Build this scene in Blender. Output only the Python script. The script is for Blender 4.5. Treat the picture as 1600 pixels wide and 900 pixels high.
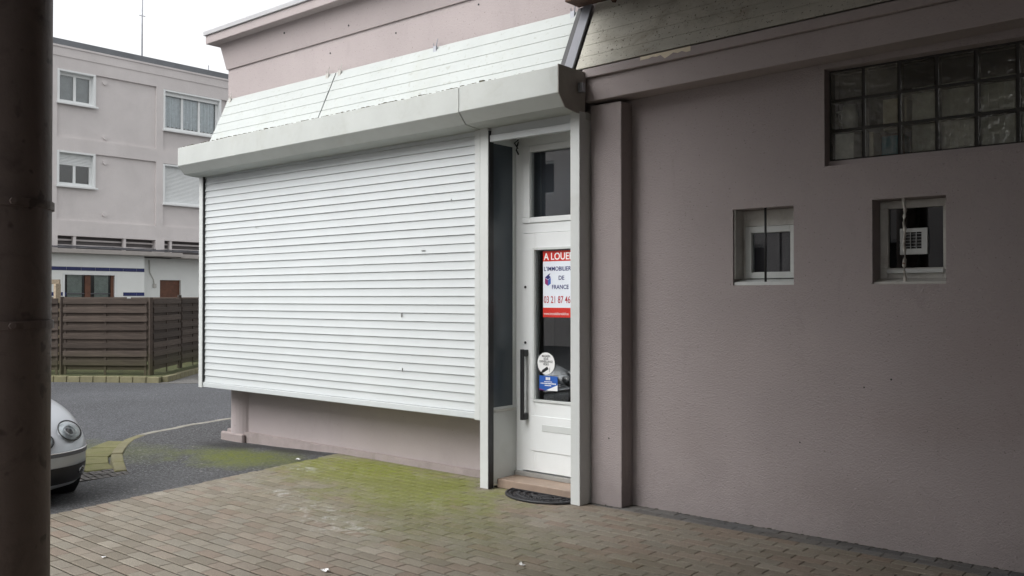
import bpy, math, random
from mathutils import Vector, Matrix
R = math.radians
random.seed(7)
for o in list(bpy.data.objects): bpy.data.objects.remove(o)
S = bpy.context.scene
COL = S.collection

# ------------------------------------------------------------------ camera
cam_d = bpy.data.cameras.new('camera')
cam_d.sensor_width = 36.0
cam_d.lens = 1413.0/1600.0*36.0
cam_d.clip_start = 0.05
cam_d.clip_end = 2000
CAM = bpy.data.objects.new('camera', cam_d)
COL.objects.link(CAM)
CAM.location = (0, 0, 1.6)
CAM.rotation_euler = (R(90)+math.atan(15/1413.0), 0, R(40.3))
S.camera = CAM

# ------------------------------------------------------------------ sky, sun, exposure
W = bpy.data.worlds.new('World'); S.world = W; W.use_nodes = True
wn = W.node_tree.nodes; wl = W.node_tree.links
wn.clear()
sky = wn.new('ShaderNodeTexSky'); sky.sky_type = 'NISHITA'; sky.sun_disc = False
SUN_EL, SUN_AZ = R(50), R(197)
sky.sun_elevation = SUN_EL; sky.sun_rotation = SUN_AZ
sky.air_density = 1.0; sky.dust_density = 4.0; sky.ozone_density = 1.0
hs = wn.new('ShaderNodeHueSaturation'); hs.inputs['Saturation'].default_value = 0.06
hs.inputs['Value'].default_value = 1.0
bg = wn.new('ShaderNodeBackground'); bg.inputs['Strength'].default_value = 0.15
wo = wn.new('ShaderNodeOutputWorld')
wl.new(sky.outputs[0], hs.inputs['Color']); wl.new(hs.outputs[0], bg.inputs['Color']); wl.new(bg.outputs[0], wo.inputs['Surface'])
sd = bpy.data.lights.new('sun', 'SUN'); sd.energy = 0.5; sd.angle = R(70); sd.color = (1, .98, .95)
SUN = bpy.data.objects.new('sun', sd); COL.objects.link(SUN)
SUN.location = (-20, -10, 30)
sdir = Vector((math.sin(SUN_AZ)*math.cos(SUN_EL), math.cos(SUN_AZ)*math.cos(SUN_EL), math.sin(SUN_EL)))
SUN.rotation_euler = sdir.to_track_quat('Z', 'Y').to_euler()
vs = S.view_settings
vs.view_transform = 'Standard'; vs.look = 'None'; vs.gamma = 1.0; vs.exposure = 1.04; vs.use_curve_mapping = False
S.render.engine = 'CYCLES'
S.cycles.max_bounces = 10; S.cycles.diffuse_bounces = 6; S.cycles.transparent_max_bounces = 16

# ------------------------------------------------------------------ materials
MATS = {}
def nt(name):
    m = bpy.data.materials.new(name); m.use_nodes = True
    n = m.node_tree.nodes; l = m.node_tree.links
    return m, n, l, n['Principled BSDF']
def noise(n, l, scale, detail=4, rough=.6, vec=None, dist=0):
    t = n.new('ShaderNodeTexNoise'); t.inputs['Scale'].default_value = scale
    t.inputs['Detail'].default_value = detail; t.inputs['Roughness'].default_value = rough
    t.inputs['Distortion'].default_value = dist
    if vec is not None: l.new(vec, t.inputs['Vector'])
    return t
def ramp(n, l, src, p0, p1, c0=(0,0,0,1), c1=(1,1,1,1)):
    r = n.new('ShaderNodeValToRGB'); e = r.color_ramp.elements
    e[0].position = p0; e[1].position = p1; e[0].color = c0; e[1].color = c1
    l.new(src, r.inputs[0]); return r
def mixc(n, l, fac, a, b, mode='MIX'):
    m = n.new('ShaderNodeMix'); m.data_type = 'RGBA'; m.blend_type = mode
    for s, v in ((m.inputs[0], fac), (m.inputs[6], a), (m.inputs[7], b)):
        if isinstance(v, (int, float)): s.default_value = v
        elif isinstance(v, (tuple, list)): s.default_value = tuple(v)+((1,) if len(v) == 3 else ())
        else: l.new(v, s)
    return m.outputs[2]
def math_n(n, l, op, a, b=None, clamp=False):
    m = n.new('ShaderNodeMath'); m.operation = op; m.use_clamp = clamp
    for i, v in enumerate((a, b)):
        if v is None: continue
        if isinstance(v, (int, float)): m.inputs[i].default_value = v
        else: l.new(v, m.inputs[i])
    return m.outputs[0]
def posn(n): return n.new('ShaderNodeNewGeometry').outputs['Position']
def bump(n, l, b, h, dist, strength=1.0):
    bn = n.new('ShaderNodeBump'); bn.inputs['Distance'].default_value = dist; bn.inputs['Strength'].default_value = strength
    l.new(h, bn.inputs['Height']); l.new(bn.outputs[0], b.inputs['Normal']); return bn
def pmat(name, col, rough=.6, var=.12, scale=4, bmp=0, bscale=60, metallic=0, spec=.4, speck=None, dirt=None):
    """one coloured surface with tonal variation, fine relief, specks and dirt blotches"""
    if name in MATS: return MATS[name]
    m, n, l, b = nt(name); P = posn(n)
    t = noise(n, l, scale, 6, .65, P)
    lo = tuple(max(0, c*(1-var)) for c in col); hi = tuple(min(1, c*(1+var)) for c in col)
    r = ramp(n, l, t.outputs[0], .3, .7, lo+(1,), hi+(1,)); c = r.outputs[0]
    if dirt:
        dc, amt, ds = dirt
        d = noise(n, l, ds, 8, .7, P, .6)
        dr = ramp(n, l, d.outputs[0], .52, .78)
        c = mixc(n, l, math_n(n, l, 'MULTIPLY', dr.outputs[0], amt), c, dc)
    if speck:
        sc, amt, ss = speck
        s = noise(n, l, ss, 2, .5, P); sr = ramp(n, l, s.outputs[0], .64, .70)
        c = mixc(n, l, math_n(n, l, 'MULTIPLY', sr.outputs[0], amt), c, sc)
    l.new(c, b.inputs['Base Color'])
    b.inputs['Roughness'].default_value = rough; b.inputs['Metallic'].default_value = metallic
    b.inputs['Specular IOR Level'].default_value = spec
    if bmp:
        bt = noise(n, l, bscale, 5, .65, P); bump(n, l, b, bt.outputs[0], bmp)
    MATS[name] = m; return m
def glass_mat(name, tint=(.9,.92,.92), refl=1.0, rough=.01, wav=0):
    m, n, l, b = nt(name); n.remove(b)
    out = n['Material Output']
    tr = n.new('ShaderNodeBsdfTransparent'); tr.inputs[0].default_value = tint+(1,)
    gl = n.new('ShaderNodeBsdfGlossy'); gl.inputs['Roughness'].default_value = rough
    gl.inputs['Color'].default_value = (refl, refl, refl, 1)
    fr = n.new('ShaderNodeFresnel'); fr.inputs[0].default_value = 1.5
    f2 = math_n(n, l, 'MULTIPLY', fr.outputs[0], 1.3, True)
    mx = n.new('ShaderNodeMixShader')
    if wav:
        t = noise(n, l, wav, 2, .5, posn(n)); bn = n.new('ShaderNodeBump'); bn.inputs['Distance'].default_value = .004
        l.new(t.outputs[0], bn.inputs['Height']); l.new(bn.outputs[0], gl.inputs['Normal']); l.new(bn.outputs[0], fr.inputs['Normal'])
    l.new(f2, mx.inputs[0]); l.new(tr.outputs[0], mx.inputs[1]); l.new(gl.outputs[0], mx.inputs[2])
    l.new(mx.outputs[0], out.inputs['Surface'])
    MATS[name] = m; return m

def ellipse_mask(n, l, P, cx, cy, rx, ry, wob=.8):
    s = n.new('ShaderNodeSeparateXYZ'); l.new(P, s.inputs[0])
    dx = math_n(n, l, 'MULTIPLY', math_n(n, l, 'SUBTRACT', s.outputs[0], cx), 1/rx)
    dy = math_n(n, l, 'MULTIPLY', math_n(n, l, 'SUBTRACT', s.outputs[1], cy), 1/ry)
    d = math_n(n, l, 'SQRT', math_n(n, l, 'ADD', math_n(n, l, 'MULTIPLY', dx, dx), math_n(n, l, 'MULTIPLY', dy, dy)))
    t = noise(n, l, 3.2, 7, .68, P, .4)
    d = math_n(n, l, 'ADD', d, math_n(n, l, 'MULTIPLY', math_n(n, l, 'SUBTRACT', t.outputs[0], .5), wob*2.2))
    return ramp(n, l, d, .25, 1.0, (1,1,1,1), (0,0,0,1)).outputs[0]
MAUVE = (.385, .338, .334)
def render_mat(name, col, grain, bscale=85, stain=.35):
    m, n, l, b = nt(name); P = posn(n)
    big = noise(n, l, .9, 6, .6, P, .4)
    c = ramp(n, l, big.outputs[0], .3, .72, tuple(x*.93 for x in col)+(1,), tuple(x*1.06 for x in col)+(1,)).outputs[0]
    # soot and damp stains: vertical streak noise
    mp = n.new('ShaderNodeMapping'); mp.inputs['Scale'].default_value = (3.2, 3.2, .9); l.new(P, mp.inputs[0])
    st = noise(n, l, 1.0, 8, .72, mp.outputs[0], .8)
    sr = ramp(n, l, st.outputs[0], .56, .80)
    c = mixc(n, l, math_n(n, l, 'MULTIPLY', sr.outputs[0], stain), c, tuple(x*.55 for x in col))
    if stain > .3:
        s3 = n.new('ShaderNodeSeparateXYZ'); l.new(P, s3.inputs[0])
        w = noise(n, l, 2.2, 8, .75, P, .6)
        zz = math_n(n, l, 'ADD', s3.outputs[2], math_n(n, l, 'MULTIPLY', math_n(n, l, 'SUBTRACT', w.outputs[0], .5), .9))
        sb = ramp(n, l, zz, .02, .42, (1,1,1,1), (0,0,0,1))
        c = mixc(n, l, math_n(n, l, 'MULTIPLY', sb.outputs[0], .35), c, tuple(x*.52 for x in col))
        cx = n.new('ShaderNodeCombineXYZ'); l.new(s3.outputs[0], cx.inputs[0]); l.new(s3.outputs[2], cx.inputs[1])
        for (px_, pz_, rx, rz, amt, k) in ((-1.55,.82,.9,.16,.14,(.75,.64,.60)), (-1.2,1.25,.6,.5,.25,(.8,.72,.7)), (-3.3,.55,.35,.30,.25,(.7,.68,.66)), (-2.2,.30,.7,.2,.18,(.72,.70,.68)), (-2.7,1.2,.8,.3,.18,(1.15,1.13,1.1))):
            mk = ellipse_mask(n, l, cx.outputs[0], px_, pz_, rx, rz, .7)
            c = mixc(n, l, math_n(n, l, 'MULTIPLY', mk, amt), c, tuple(x*y for x, y in zip(col, k)))
        mp2 = n.new('ShaderNodeMapping'); mp2.inputs['Scale'].default_value = (9, 9, 1.6); mp2.inputs['Rotation'].default_value = (0, .35, 0); l.new(P, mp2.inputs[0])
        sc = noise(n, l, 1.3, 6, .8, mp2.outputs[0], 1.2); scr = ramp(n, l, sc.outputs[0], .70, .76)
        c = mixc(n, l, math_n(n, l, 'MULTIPLY', scr.outputs[0], .4), c, tuple(x*.5 for x in col))
    # pores of the render
    po = noise(n, l, 70, 2, .5, P); pr = ramp(n, l, po.outputs[0], .68, .74)
    c = mixc(n, l, math_n(n, l, 'MULTIPLY', pr.outputs[0], .6), c, tuple(x*.35 for x in col))
    l.new(c, b.inputs['Base Color'])
    b.inputs['Roughness'].default_value = .85; b.inputs['Specular IOR Level'].default_value = .25
    g1 = noise(n, l, bscale, 4, .6, P); g2 = noise(n, l, bscale*.35, 3, .5, P)
    h = math_n(n, l, 'ADD', g1.outputs[0], math_n(n, l, 'MULTIPLY', g2.outputs[0], .35))
    bump(n, l, b, h, grain)
    MATS[name] = m; return m
M_render = render_mat('mauve_render', MAUVE, .010, 125)
M_smooth = render_mat('mauve_paint', MAUVE, .003, 60, .25)
M_far = render_mat('far_mauve_render', (.635,.60,.592), .006, 30, .15)  # shop mauve lightened: brighter light on the far walls put into the colour
M_white = pmat('white_aluminium', (.56,.58,.57), .42, .04, 2.5, .0008, 30, dirt=((.38,.38,.34), .28, 3.0))
M_slat = pmat('white_slat', (.53,.558,.565), .4, .03, 2.0, .0006, 25, dirt=((.42,.42,.38), .16, 2.0))
M_box = pmat('grey_white_box', (.47,.49,.47), .5, .05, 3, .0008, 20, dirt=((.34,.34,.29), .45, 2.2))
M_board = pmat('white_board', (.405,.43,.42), .6, .05, 2, .001, 30, dirt=((.36,.37,.31), .4, 2.5), speck=((.25,.25,.2), .35, 22))
M_dirty = pmat('sooty_board', (.47,.455,.40), .9, .2, 1.6, .003, 50, spec=.1, dirt=((.19,.15,.105), .8, 2.0), speck=((.09,.075,.055), .85, 60))
M_pvc = pmat('white_pvc', (.74,.76,.76), .35, .03, 3)
M_oldpaint = pmat('old_white_paint', (.50,.49,.46), .6, .1, 8, .002, 70, dirt=((.24,.21,.17), .5, 9))
M_zinc = pmat('zinc_strip', (.36,.37,.40), .45, .12, 3, .001, 30, metallic=.5)
M_flash = pmat('dark_roof_flashing', (.17,.18,.195), .6, .15, 1.2, .002, 20)
M_coping = pmat('coping_metal', (.40,.40,.41), .5, .08, 2, .001, 20)
M_rust = pmat('rusty_metal', (.09,.05,.035), .85, .5, 18, .006, 60)
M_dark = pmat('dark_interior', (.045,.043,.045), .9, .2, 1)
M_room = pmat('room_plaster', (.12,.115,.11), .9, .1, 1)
M_black = pmat('black_rubber', (.024,.024,.027), .5, .2, 30, .001, 120)
M_blackm = pmat('black_metal', (.02,.02,.022), .4, .1, 10)
M_column = pmat('brown_column_paint', (.19,.15,.138), .55, .12, 3, .002, 30, dirt=((.04,.03,.026), .6, 6), speck=((.03,.025,.02), .6, 14))
M_tile = pmat('brown_step_tile', (.30,.225,.175), .5, .12, 6, .0008, 60, dirt=((.15,.12,.1), .5, 5))
M_conc = pmat('old_concrete', (.27,.265,.25), .85, .15, 5, .004, 60, dirt=((.14,.13,.11), .5, 3))
M_conc_dk = pmat('damp_concrete', (.155,.155,.155), .7, .2, 6, .004, 70, dirt=((.08,.08,.075), .5, 4))
M_glass = glass_mat('window_glass')
M_glassd = glass_mat('tinted_glass', (.16,.18,.20))
M_gblock = glass_mat('block_glass', (.92,.93,.90), .8, .06, 26)
def dusty(m):
    n = m.node_tree.nodes; l = m.node_tree.links; out = n['Material Output']; src = out.inputs['Surface'].links[0].from_socket
    df = n.new('ShaderNodeBsdfDiffuse'); oi = n.new('ShaderNodeObjectInfo')
    rp = ramp(n, l, oi.outputs['Random'], 0, 1, (.16,.15,.13,1), (.50,.48,.42,1)); l.new(rp.outputs[0], df.inputs[0])
    t = noise(n, l, 7, 5, .7, posn(n)); tr = ramp(n, l, t.outputs[0], .35, .7, (.05,.05,.05,1), (.26,.26,.26,1))
    mx = n.new('ShaderNodeMixShader'); l.new(tr.outputs[0], mx.inputs[0]); l.new(src, mx.inputs[1]); l.new(df.outputs[0], mx.inputs[2]); l.new(mx.outputs[0], out.inputs['Surface'])
dusty(M_gblock)
M_lamp = glass_mat('lamp_glass', (.86,.88,.9))

def asphalt_mat(name, col, moss):
    m, n, l, b = nt(name); P = posn(n)
    big = noise(n, l, .55, 7, .65, P, .5)
    c = ramp(n, l, big.outputs[0], .3, .72, tuple(x*.72 for x in col)+(1,), tuple(x*1.25 for x in col)+(1,)).outputs[0]
    ag = noise(n, l, 40, 5, .9, P); ar = ramp(n, l, ag.outputs[0], .50, .68)
    md = noise(n, l, 5, 6, .75, P, .5); mr = ramp(n, l, md.outputs[0], .42, .70)
    c = mixc(n, l, math_n(n, l, 'MULTIPLY', mr.outputs[0], .5), c, tuple(x*.45 for x in col))
    c = mixc(n, l, math_n(n, l, 'MULTIPLY', ar.outputs[0], .9), c, (.30,.305,.32))
    ar2 = ramp(n, l, ag.outputs[0], .34, .47, (1,1,1,1), (0,0,0,1))
    c = mixc(n, l, math_n(n, l, 'MULTIPLY', ar2.outputs[0], .6), c, (.016,.016,.018))
    w = noise(n, l, 16, 1, .4, P); wr = ramp(n, l, w.outputs[0], .775, .79)
    c = mixc(n, l, math_n(n, l, 'MULTIPLY', wr.outputs[0], .7), c, (.42,.41,.38))
    for (cx, cy, rx, ry, amt) in moss:
        c = moss_mix(n, l, P, c, cx, cy, rx, ry, amt, (.125,.145,.018))
    if name == 'footway_asphalt':
        for (cx, cy, rx, ry) in ((-8.3,5.82,1.3,.22), (-8.9,5.6,.6,.3)):
            mk = ellipse_mask(n, l, P, cx, cy, rx, ry, .6); c = mixc(n, l, math_n(n, l, 'MULTIPLY', mk, .75), c, (.02,.02,.02))
    l.new(c, b.inputs['Base Color']); b.inputs['Roughness'].default_value = .72; b.inputs['Specular IOR Level'].default_value = .35
    bump(n, l, b, ag.outputs[0], .016); MATS[name] = m; return m
MOSS = [(-6.35,5.50,1.6,.75,1.0,(.155,.185,.008)), (-5.35,5.10,1.1,.75,.95,(.135,.162,.009)), (-4.6,4.55,1.2,.65,.6,(.10,.11,.025)),
        (-6.6,5.2,1.5,.9,.4,(.12,.115,.04)), (-5.6,4.9,1.7,1.2,.4,(.125,.115,.055)), (-3.4,4.3,1.8,.8,.25,(.085,.085,.03))]
def moss_mix(n, l, P, c, cx, cy, rx, ry, amt, mc):
    mk = ellipse_mask(n, l, P, cx, cy, rx, ry)
    br = noise(n, l, 24, 5, .8, P, .6); bk = ramp(n, l, br.outputs[0], .36, .54, (.28,.28,.28,1), (1,1,1,1))
    mk = math_n(n, l, 'MULTIPLY', mk, bk.outputs[0])
    return mixc(n, l, math_n(n, l, 'MULTIPLY', mk, amt), c, mc)
M_asph = asphalt_mat('asphalt', (.060,.063,.071), [(-10.3,4.6,1.2,.8,.45)])
M_walk = asphalt_mat('footway_asphalt', (.058,.058,.061), [(-8.05,5.25,1.15,.55,.9), (-9.3,4.8,.9,.5,.35)])
M_drive = asphalt_mat('pale_asphalt', (.13,.125,.115), [])

def paver_mat(name, greyed=False):
    m, n, l, b = nt(name); P = posn(n)
    oi = n.new('ShaderNodeAttribute'); oi.attribute_type = 'GEOMETRY'; oi.attribute_name = 'tone'
    c = n.new('ShaderNodeValToRGB'); e = c.color_ramp.elements
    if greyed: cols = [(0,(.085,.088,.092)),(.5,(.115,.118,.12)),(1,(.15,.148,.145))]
    else: cols = [(0,(.180,.156,.122)),(.30,(.240,.214,.172)),(.55,(.215,.197,.162)),(.8,(.215,.168,.132)),(1,(.275,.248,.203))]
    e[0].position = 0; e[0].color = cols[0][1]+(1,); e[1].position = 1; e[1].color = cols[-1][1]+(1,)
    for p, k in cols[1:-1]:
        x = e.new(p); x.color = k+(1,)
    l.new(oi.outputs['Fac'], c.inputs[0]); c = c.outputs[0]
    t = noise(n, l, 1.1, 8, .68, P, .3); tr = ramp(n, l, t.outputs[0], .42, .72)
    c = mixc(n, l, math_n(n, l, 'MULTIPLY', tr.outputs[0], .45), c, (.125,.100,.070))
    g = noise(n, l, 130, 3, .6, P); gr = ramp(n, l, g.outputs[0], .35, .7, (.72,.72,.72,1), (1.18,1.18,1.18,1))
    c = mixc(n, l, 1.0, c, gr.outputs[0], 'MULTIPLY')
    for (cx, cy, rx, ry, amt, mc) in MOSS:
        c = moss_mix(n, l, P, c, cx, cy, rx, ry, amt, mc)
    # lime bloom
    for (cx, cy, rx, ry) in [(-5.55,4.25,.55,.28), (-6.2,4.45,.35,.2), (-6.95,5.2,.25,.15), (-5.0,4.05,.45,.25)]:
        mk = ellipse_mask(n, l, P, cx, cy, rx, ry, .9)
        w = noise(n, l, 9, 6, .75, P, 1.0); wr = ramp(n, l, w.outputs[0], .50, .66)
        c = mixc(n, l, math_n(n, l, 'MULTIPLY', math_n(n, l, 'MULTIPLY', mk, wr.outputs[0]), .75), c, (.42,.42,.40))
    # dark drips
    mk = ellipse_mask(n, l, P, -4.75, 4.55, .35, .22, .9)
    w = noise(n, l, 14, 4, .7, P, .8); wr = ramp(n, l, w.outputs[0], .56, .62)
    c = mixc(n, l, math_n(n, l, 'MULTIPLY', math_n(n, l, 'MULTIPLY', mk, wr.outputs[0]), .7), c, (.05,.035,.02))
    l.new(c, b.inputs['Base Color']); b.inputs['Roughness'].default_value = .68; b.inputs['Specular IOR Level'].default_value = .38
    h = noise(n, l, 110, 4, .6, P); bump(n, l, b, h.outputs[0], .003)
    MATS[name] = m; return m
M_paver = paver_mat('concrete_paver')
M_paverg = paver_mat('grey_damp_paver', True)
M_joint = pmat('joint_sand', (.040,.036,.024), .95, .3, 5, .006, 60, dirt=((.05,.06,.015), .5, 2))
def joint_moss():
    m, n, l, b = nt('mossy_joint_sand'); P = posn(n)
    t = noise(n, l, 3, 6, .7, P); c = ramp(n, l, t.outputs[0], .35, .65, (.022,.020,.015,1), (.042,.037,.026,1)).outputs[0]
    for (cx, cy, rx, ry, amt, mc) in MOSS[:3]:
        mk = ellipse_mask(n, l, P, cx, cy, rx*1.15, ry*1.2); c = mixc(n, l, math_n(n, l, 'MULTIPLY', mk, .6), c, (.05,.065,.008))
    l.new(c, b.inputs['Base Color']); b.inputs['Roughness'].default_value = .95; b.inputs['Specular IOR Level'].default_value = .1
    h = noise(n, l, 90, 4, .6, P); bump(n, l, b, h.outputs[0], .004); return m
M_joint = joint_moss()
M_kerb = pmat('mossy_kerb', (.165,.152,.09), .85, .2, 5, .006, 50, dirt=((.13,.13,.03), .7, 2.5))
M_kerbg = pmat('grey_kerb', (.22,.21,.185), .85, .2, 5, .006, 50, dirt=((.12,.12,.05), .5, 2.5))
M_kerbm = pmat('mossy_gutter_stone', (.14,.135,.06), .85, .2, 6, .006, 60, dirt=((.10,.11,.02), .6, 4))
M_moss = pmat('verge_moss', (.06,.068,.025), .95, .4, 4, .03, 26, dirt=((.12,.10,.05), .7, 3))
M_sett = pmat('gutter_setts', (.095,.088,.083), .7, .4, 14, .004, 70)
M_plinth = pmat('plinth_render', (.31,.265,.255), .85, .12, 4, .008, 50, dirt=((.17,.15,.13), .6, 3))

def wood_mat(name, col, ax):
    m, n, l, b = nt(name)
    tc = n.new('ShaderNodeTexCoord'); mp = n.new('ShaderNodeMapping')
    mp.inputs['Scale'].default_value = (1.2, 14, 22); l.new(tc.outputs['Object'], mp.inputs[0])
    t = noise(n, l, 2.5, 8, .7, mp.outputs[0], .5)
    oi = n.new('ShaderNodeObjectInfo')
    c = ramp(n, l, t.outputs[0], .3, .75, tuple(x*.55 for x in col)+(1,), tuple(x*1.35 for x in col)+(1,)).outputs[0]
    k = n.new('ShaderNodeMapRange'); k.inputs[3].default_value = .7; k.inputs[4].default_value = 1.25
    l.new(oi.outputs['Random'], k.inputs[0])
    c = mixc(n, l, 1.0, c, k.outputs[0], 'MULTIPLY')
    # green algae towards the damp foot of the boards
    s = n.new('ShaderNodeSeparateXYZ'); P = posn(n); l.new(P, s.inputs[0])
    g = noise(n, l, 2.0, 6, .7, P)
    a = math_n(n, l, 'ADD', s.outputs[2], math_n(n, l, 'MULTIPLY', g.outputs[0], .5))
    ar = ramp(n, l, a, .3, .75, (1,1,1,1), (0,0,0,1))
    c = mixc(n, l, math_n(n, l, 'MULTIPLY', ar.outputs[0], .3), c, (.085,.095,.03))
    l.new(c, b.inputs['Base Color']); b.inputs['Roughness'].default_value = .82; b.inputs['Specular IOR Level'].default_value = .25
    bump(n, l, b, t.outputs[0], .006); MATS[name] = m; return m
M_fence = wood_mat('dark_stained_wood', (.078,.061,.051), 0)
M_pale = wood_mat('pale_timber', (.38,.31,.23), 0)
M_brown = pmat('brown_door_wood', (.12,.05,.028), .5, .25, 6)
M_bluet = pmat('blue_glazed_tile', (.022,.03,.115), .25, .2, 3)
M_whitet = pmat('white_glazed_wall', (.76,.78,.76), .4, .03, 2)
M_curtain = pmat('net_curtain', (.74,.79,.83), .9, .15, 9)
M_curt2 = pmat('thin_green_curtain', (.45,.50,.46), .9, .2, 4)
M_red = pmat('sign_red', (.55,.03,.02), .45, .04, 5)
M_paper = pmat('sign_white', (.72,.76,.82), .45, .03, 5)
M_navy = pmat('sign_navy', (.03,.035,.16), .5, .03, 5)
M_dkred = pmat('sign_dark_red', (.42,.02,.03), .5, .03, 5)
M_blue = pmat('sticker_blue', (.03,.11,.42), .45, .1, 5)
M_ltblue = pmat('sign_light_blue', (.05,.13,.45), .5, .03, 5)
M_purple = pmat('sign_purple', (.25,.03,.14), .5, .03, 5)
M_litter = pmat('white_litter', (.8,.8,.8), .7, .05, 5)
M_mug = pmat('white_ceramic', (.85,.85,.82), .3, .05, 5)
M_cream = pmat('cream_card', (.72,.64,.5), .8, .1, 5)
M_teal = pmat('teal_tin', (.01,.18,.26), .5, .2, 12)
M_sheet = pmat('pale_sheet', (.78,.77,.70), .9, .15, 6)
M_silver = pmat('silver_paint', (.41,.43,.46), .28, .02, 2, 0, 1, metallic=.4, spec=.6)
M_trim = pmat('grey_bumper_trim', (.10,.10,.11), .5, .05, 4)
M_chrome = pmat('chrome', (.7,.7,.72), .12, .02, 2, metallic=1)
M_tyre = pmat('tyre', (.02,.02,.02), .8, .1, 20)

# ------------------------------------------------------------------ mesh helpers
class MB:
    def __init__(s): s.v = []; s.f = []
    def quad(s, a, b, c, d):
        i = len(s.v); s.v += [a, b, c, d]; s.f.append((i, i+1, i+2, i+3)); return s
    def box(s, x0, x1, y0, y1, z0, z1):
        if x0 > x1: x0, x1 = x1, x0
        if y0 > y1: y0, y1 = y1, y0
        if z0 > z1: z0, z1 = z1, z0
        return s.hexa([(x0,y0,z0),(x1,y0,z0),(x1,y1,z0),(x0,y1,z0)], [(x0,y0,z1),(x1,y0,z1),(x1,y1,z1),(x0,y1,z1)])
    def hexa(s, lo, hi):
        i = len(s.v); s.v += list(lo)+list(hi)
        s.f += [(i+3,i+2,i+1,i), (i+4,i+5,i+6,i+7)]
        for k in range(4): s.f.append((i+k, i+(k+1) % 4, i+4+(k+1) % 4, i+4+k))
        return s
    def obox(s, c, u, v, lu, lv, z0, z1):
        """box along horizontal unit vectors u, v from corner c"""
        c = Vector((c[0], c[1], 0)); u = Vector((u[0], u[1], 0)); v = Vector((v[0], v[1], 0))
        q = [c, c+u*lu, c+u*lu+v*lv, c+v*lv]
        return s.hexa([(p.x,p.y,z0) for p in q], [(p.x,p.y,z1) for p in q])
    def prism(s, prof, a0, a1, axis='x'):
        """profile of (p,q) pairs extruded along an axis: x -> (y,z), y -> (x,z), z -> (x,y)"""
        n = len(prof); i = len(s.v)
        for a in (a0, a1):
            for p, q in prof:
                s.v.append({'x': (a,p,q), 'y': (p,a,q), 'z': (p,q,a)}[axis])
        s.f.append(tuple(range(i, i+n))); s.f.append(tuple(range(i+2*n-1, i+n-1, -1)))
        for k in range(n): s.f.append((i+k, i+n+k, i+n+(k+1) % n, i+(k+1) % n))
        return s
    def tube(s, pts, r, seg=8, cap=True):
        pts = [Vector(p) for p in pts]; i = len(s.v); n = len(pts)
        for k, p in enumerate(pts):
            d = (pts[min(k+1, n-1)]-pts[max(k-1, 0)]).normalized()
            u = d.cross(Vector((0,0,1)));
            if u.length < 1e-4: u = d.cross(Vector((0,1,0)))
            u.normalize(); w = d.cross(u).normalized(); rr = r[k] if isinstance(r, (list, tuple)) else r
            for j in range(seg):
                a = 2*math.pi*j/seg; s.v.append(tuple(p+u*rr*math.cos(a)+w*rr*math.sin(a)))
        for k in range(n-1):
            for j in range(seg):
                s.f.append((i+k*seg+j, i+k*seg+(j+1) % seg, i+(k+1)*seg+(j+1) % seg, i+(k+1)*seg+j))
        if cap: s.f.append(tuple(i+j for j in range(seg))[::-1]); s.f.append(tuple(i+(n-1)*seg+j for j in range(seg)))
        return s
    def ellipsoid(s, c, ax, nu=16, nv=10):
        c = Vector(c); i = len(s.v); a, b, d = [Vector(x) for x in ax]
        for k in range(nv+1):
            t = math.pi*k/nv
            for j in range(nu):
                p = 2*math.pi*j/nu
                s.v.append(tuple(c+a*math.sin(t)*math.cos(p)+b*math.sin(t)*math.sin(p)+d*math.cos(t)))
        for k in range(nv):
            for j in range(nu):
                s.f.append((i+k*nu+j, i+(k+1)*nu+j, i+(k+1)*nu+(j+1) % nu, i+k*nu+(j+1) % nu))
        return s
    def build(s, name, mat, parent=None, smooth=False, bevel=0, seg=2):
        me = bpy.data.meshes.new(name); me.from_pydata([tuple(v) for v in s.v], [], s.f)
        me.validate(); me.update()
        import bmesh
        bm = bmesh.new(); bm.from_mesh(me); bmesh.ops.recalc_face_normals(bm, faces=bm.faces); bm.to_mesh(me); bm.free()
        if smooth:
            for p in me.polygons: p.use_smooth = True
        if mat is not None: me.materials.append(mat)
        o = bpy.data.objects.new(name, me); COL.objects.link(o)
        if bevel:
            b = o.modifiers.new('bevel', 'BEVEL'); b.width = bevel; b.segments = seg; b.limit_method = 'ANGLE'; b.angle_limit = R(40)
        if parent is not None: adopt(o, parent)
        return o
def world_mat(o):
    m = o.matrix_basis.copy()
    while o.parent is not None:
        m = o.parent.matrix_basis @ o.matrix_parent_inverse @ m; o = o.parent
    return m
def adopt(o, parent):
    o.parent = parent; o.matrix_parent_inverse = world_mat(parent).inverted()
def tag(o, label=None, cat=None, group=None, kind=None):
    if label: o['label'] = label
    if cat: o['category'] = cat
    if group: o['group'] = group
    if kind: o['kind'] = kind
    return o
def thing(name, loc, label, cat, group=None):
    o = bpy.data.objects.new(name, None); o.empty_display_size = .2; COL.objects.link(o); o.location = loc
    return tag(o, label, cat, group)
def wall_grid(mb, axis, a0, a1, z0, z1, d0, d1, holes):
    """a slab along axis with rectangular holes (h0,h1,zz0,zz1)"""
    A = sorted({a0, a1} | {h for q in holes for h in q[:2]}); Zs = sorted({z0, z1} | {h for q in holes for h in q[2:]})
    for i in range(len(A)-1):
        for j in range(len(Zs)-1):
            ca, cz = (A[i]+A[i+1])/2, (Zs[j]+Zs[j+1])/2
            if any(h[0] < ca < h[1] and h[2] < cz < h[3] for h in holes): continue
            if axis == 'x': mb.box(A[i], A[i+1], d0, d1, Zs[j], Zs[j+1])
            else: mb.box(d0, d1, A[i], A[i+1], Zs[j], Zs[j+1])
    return mb
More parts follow.
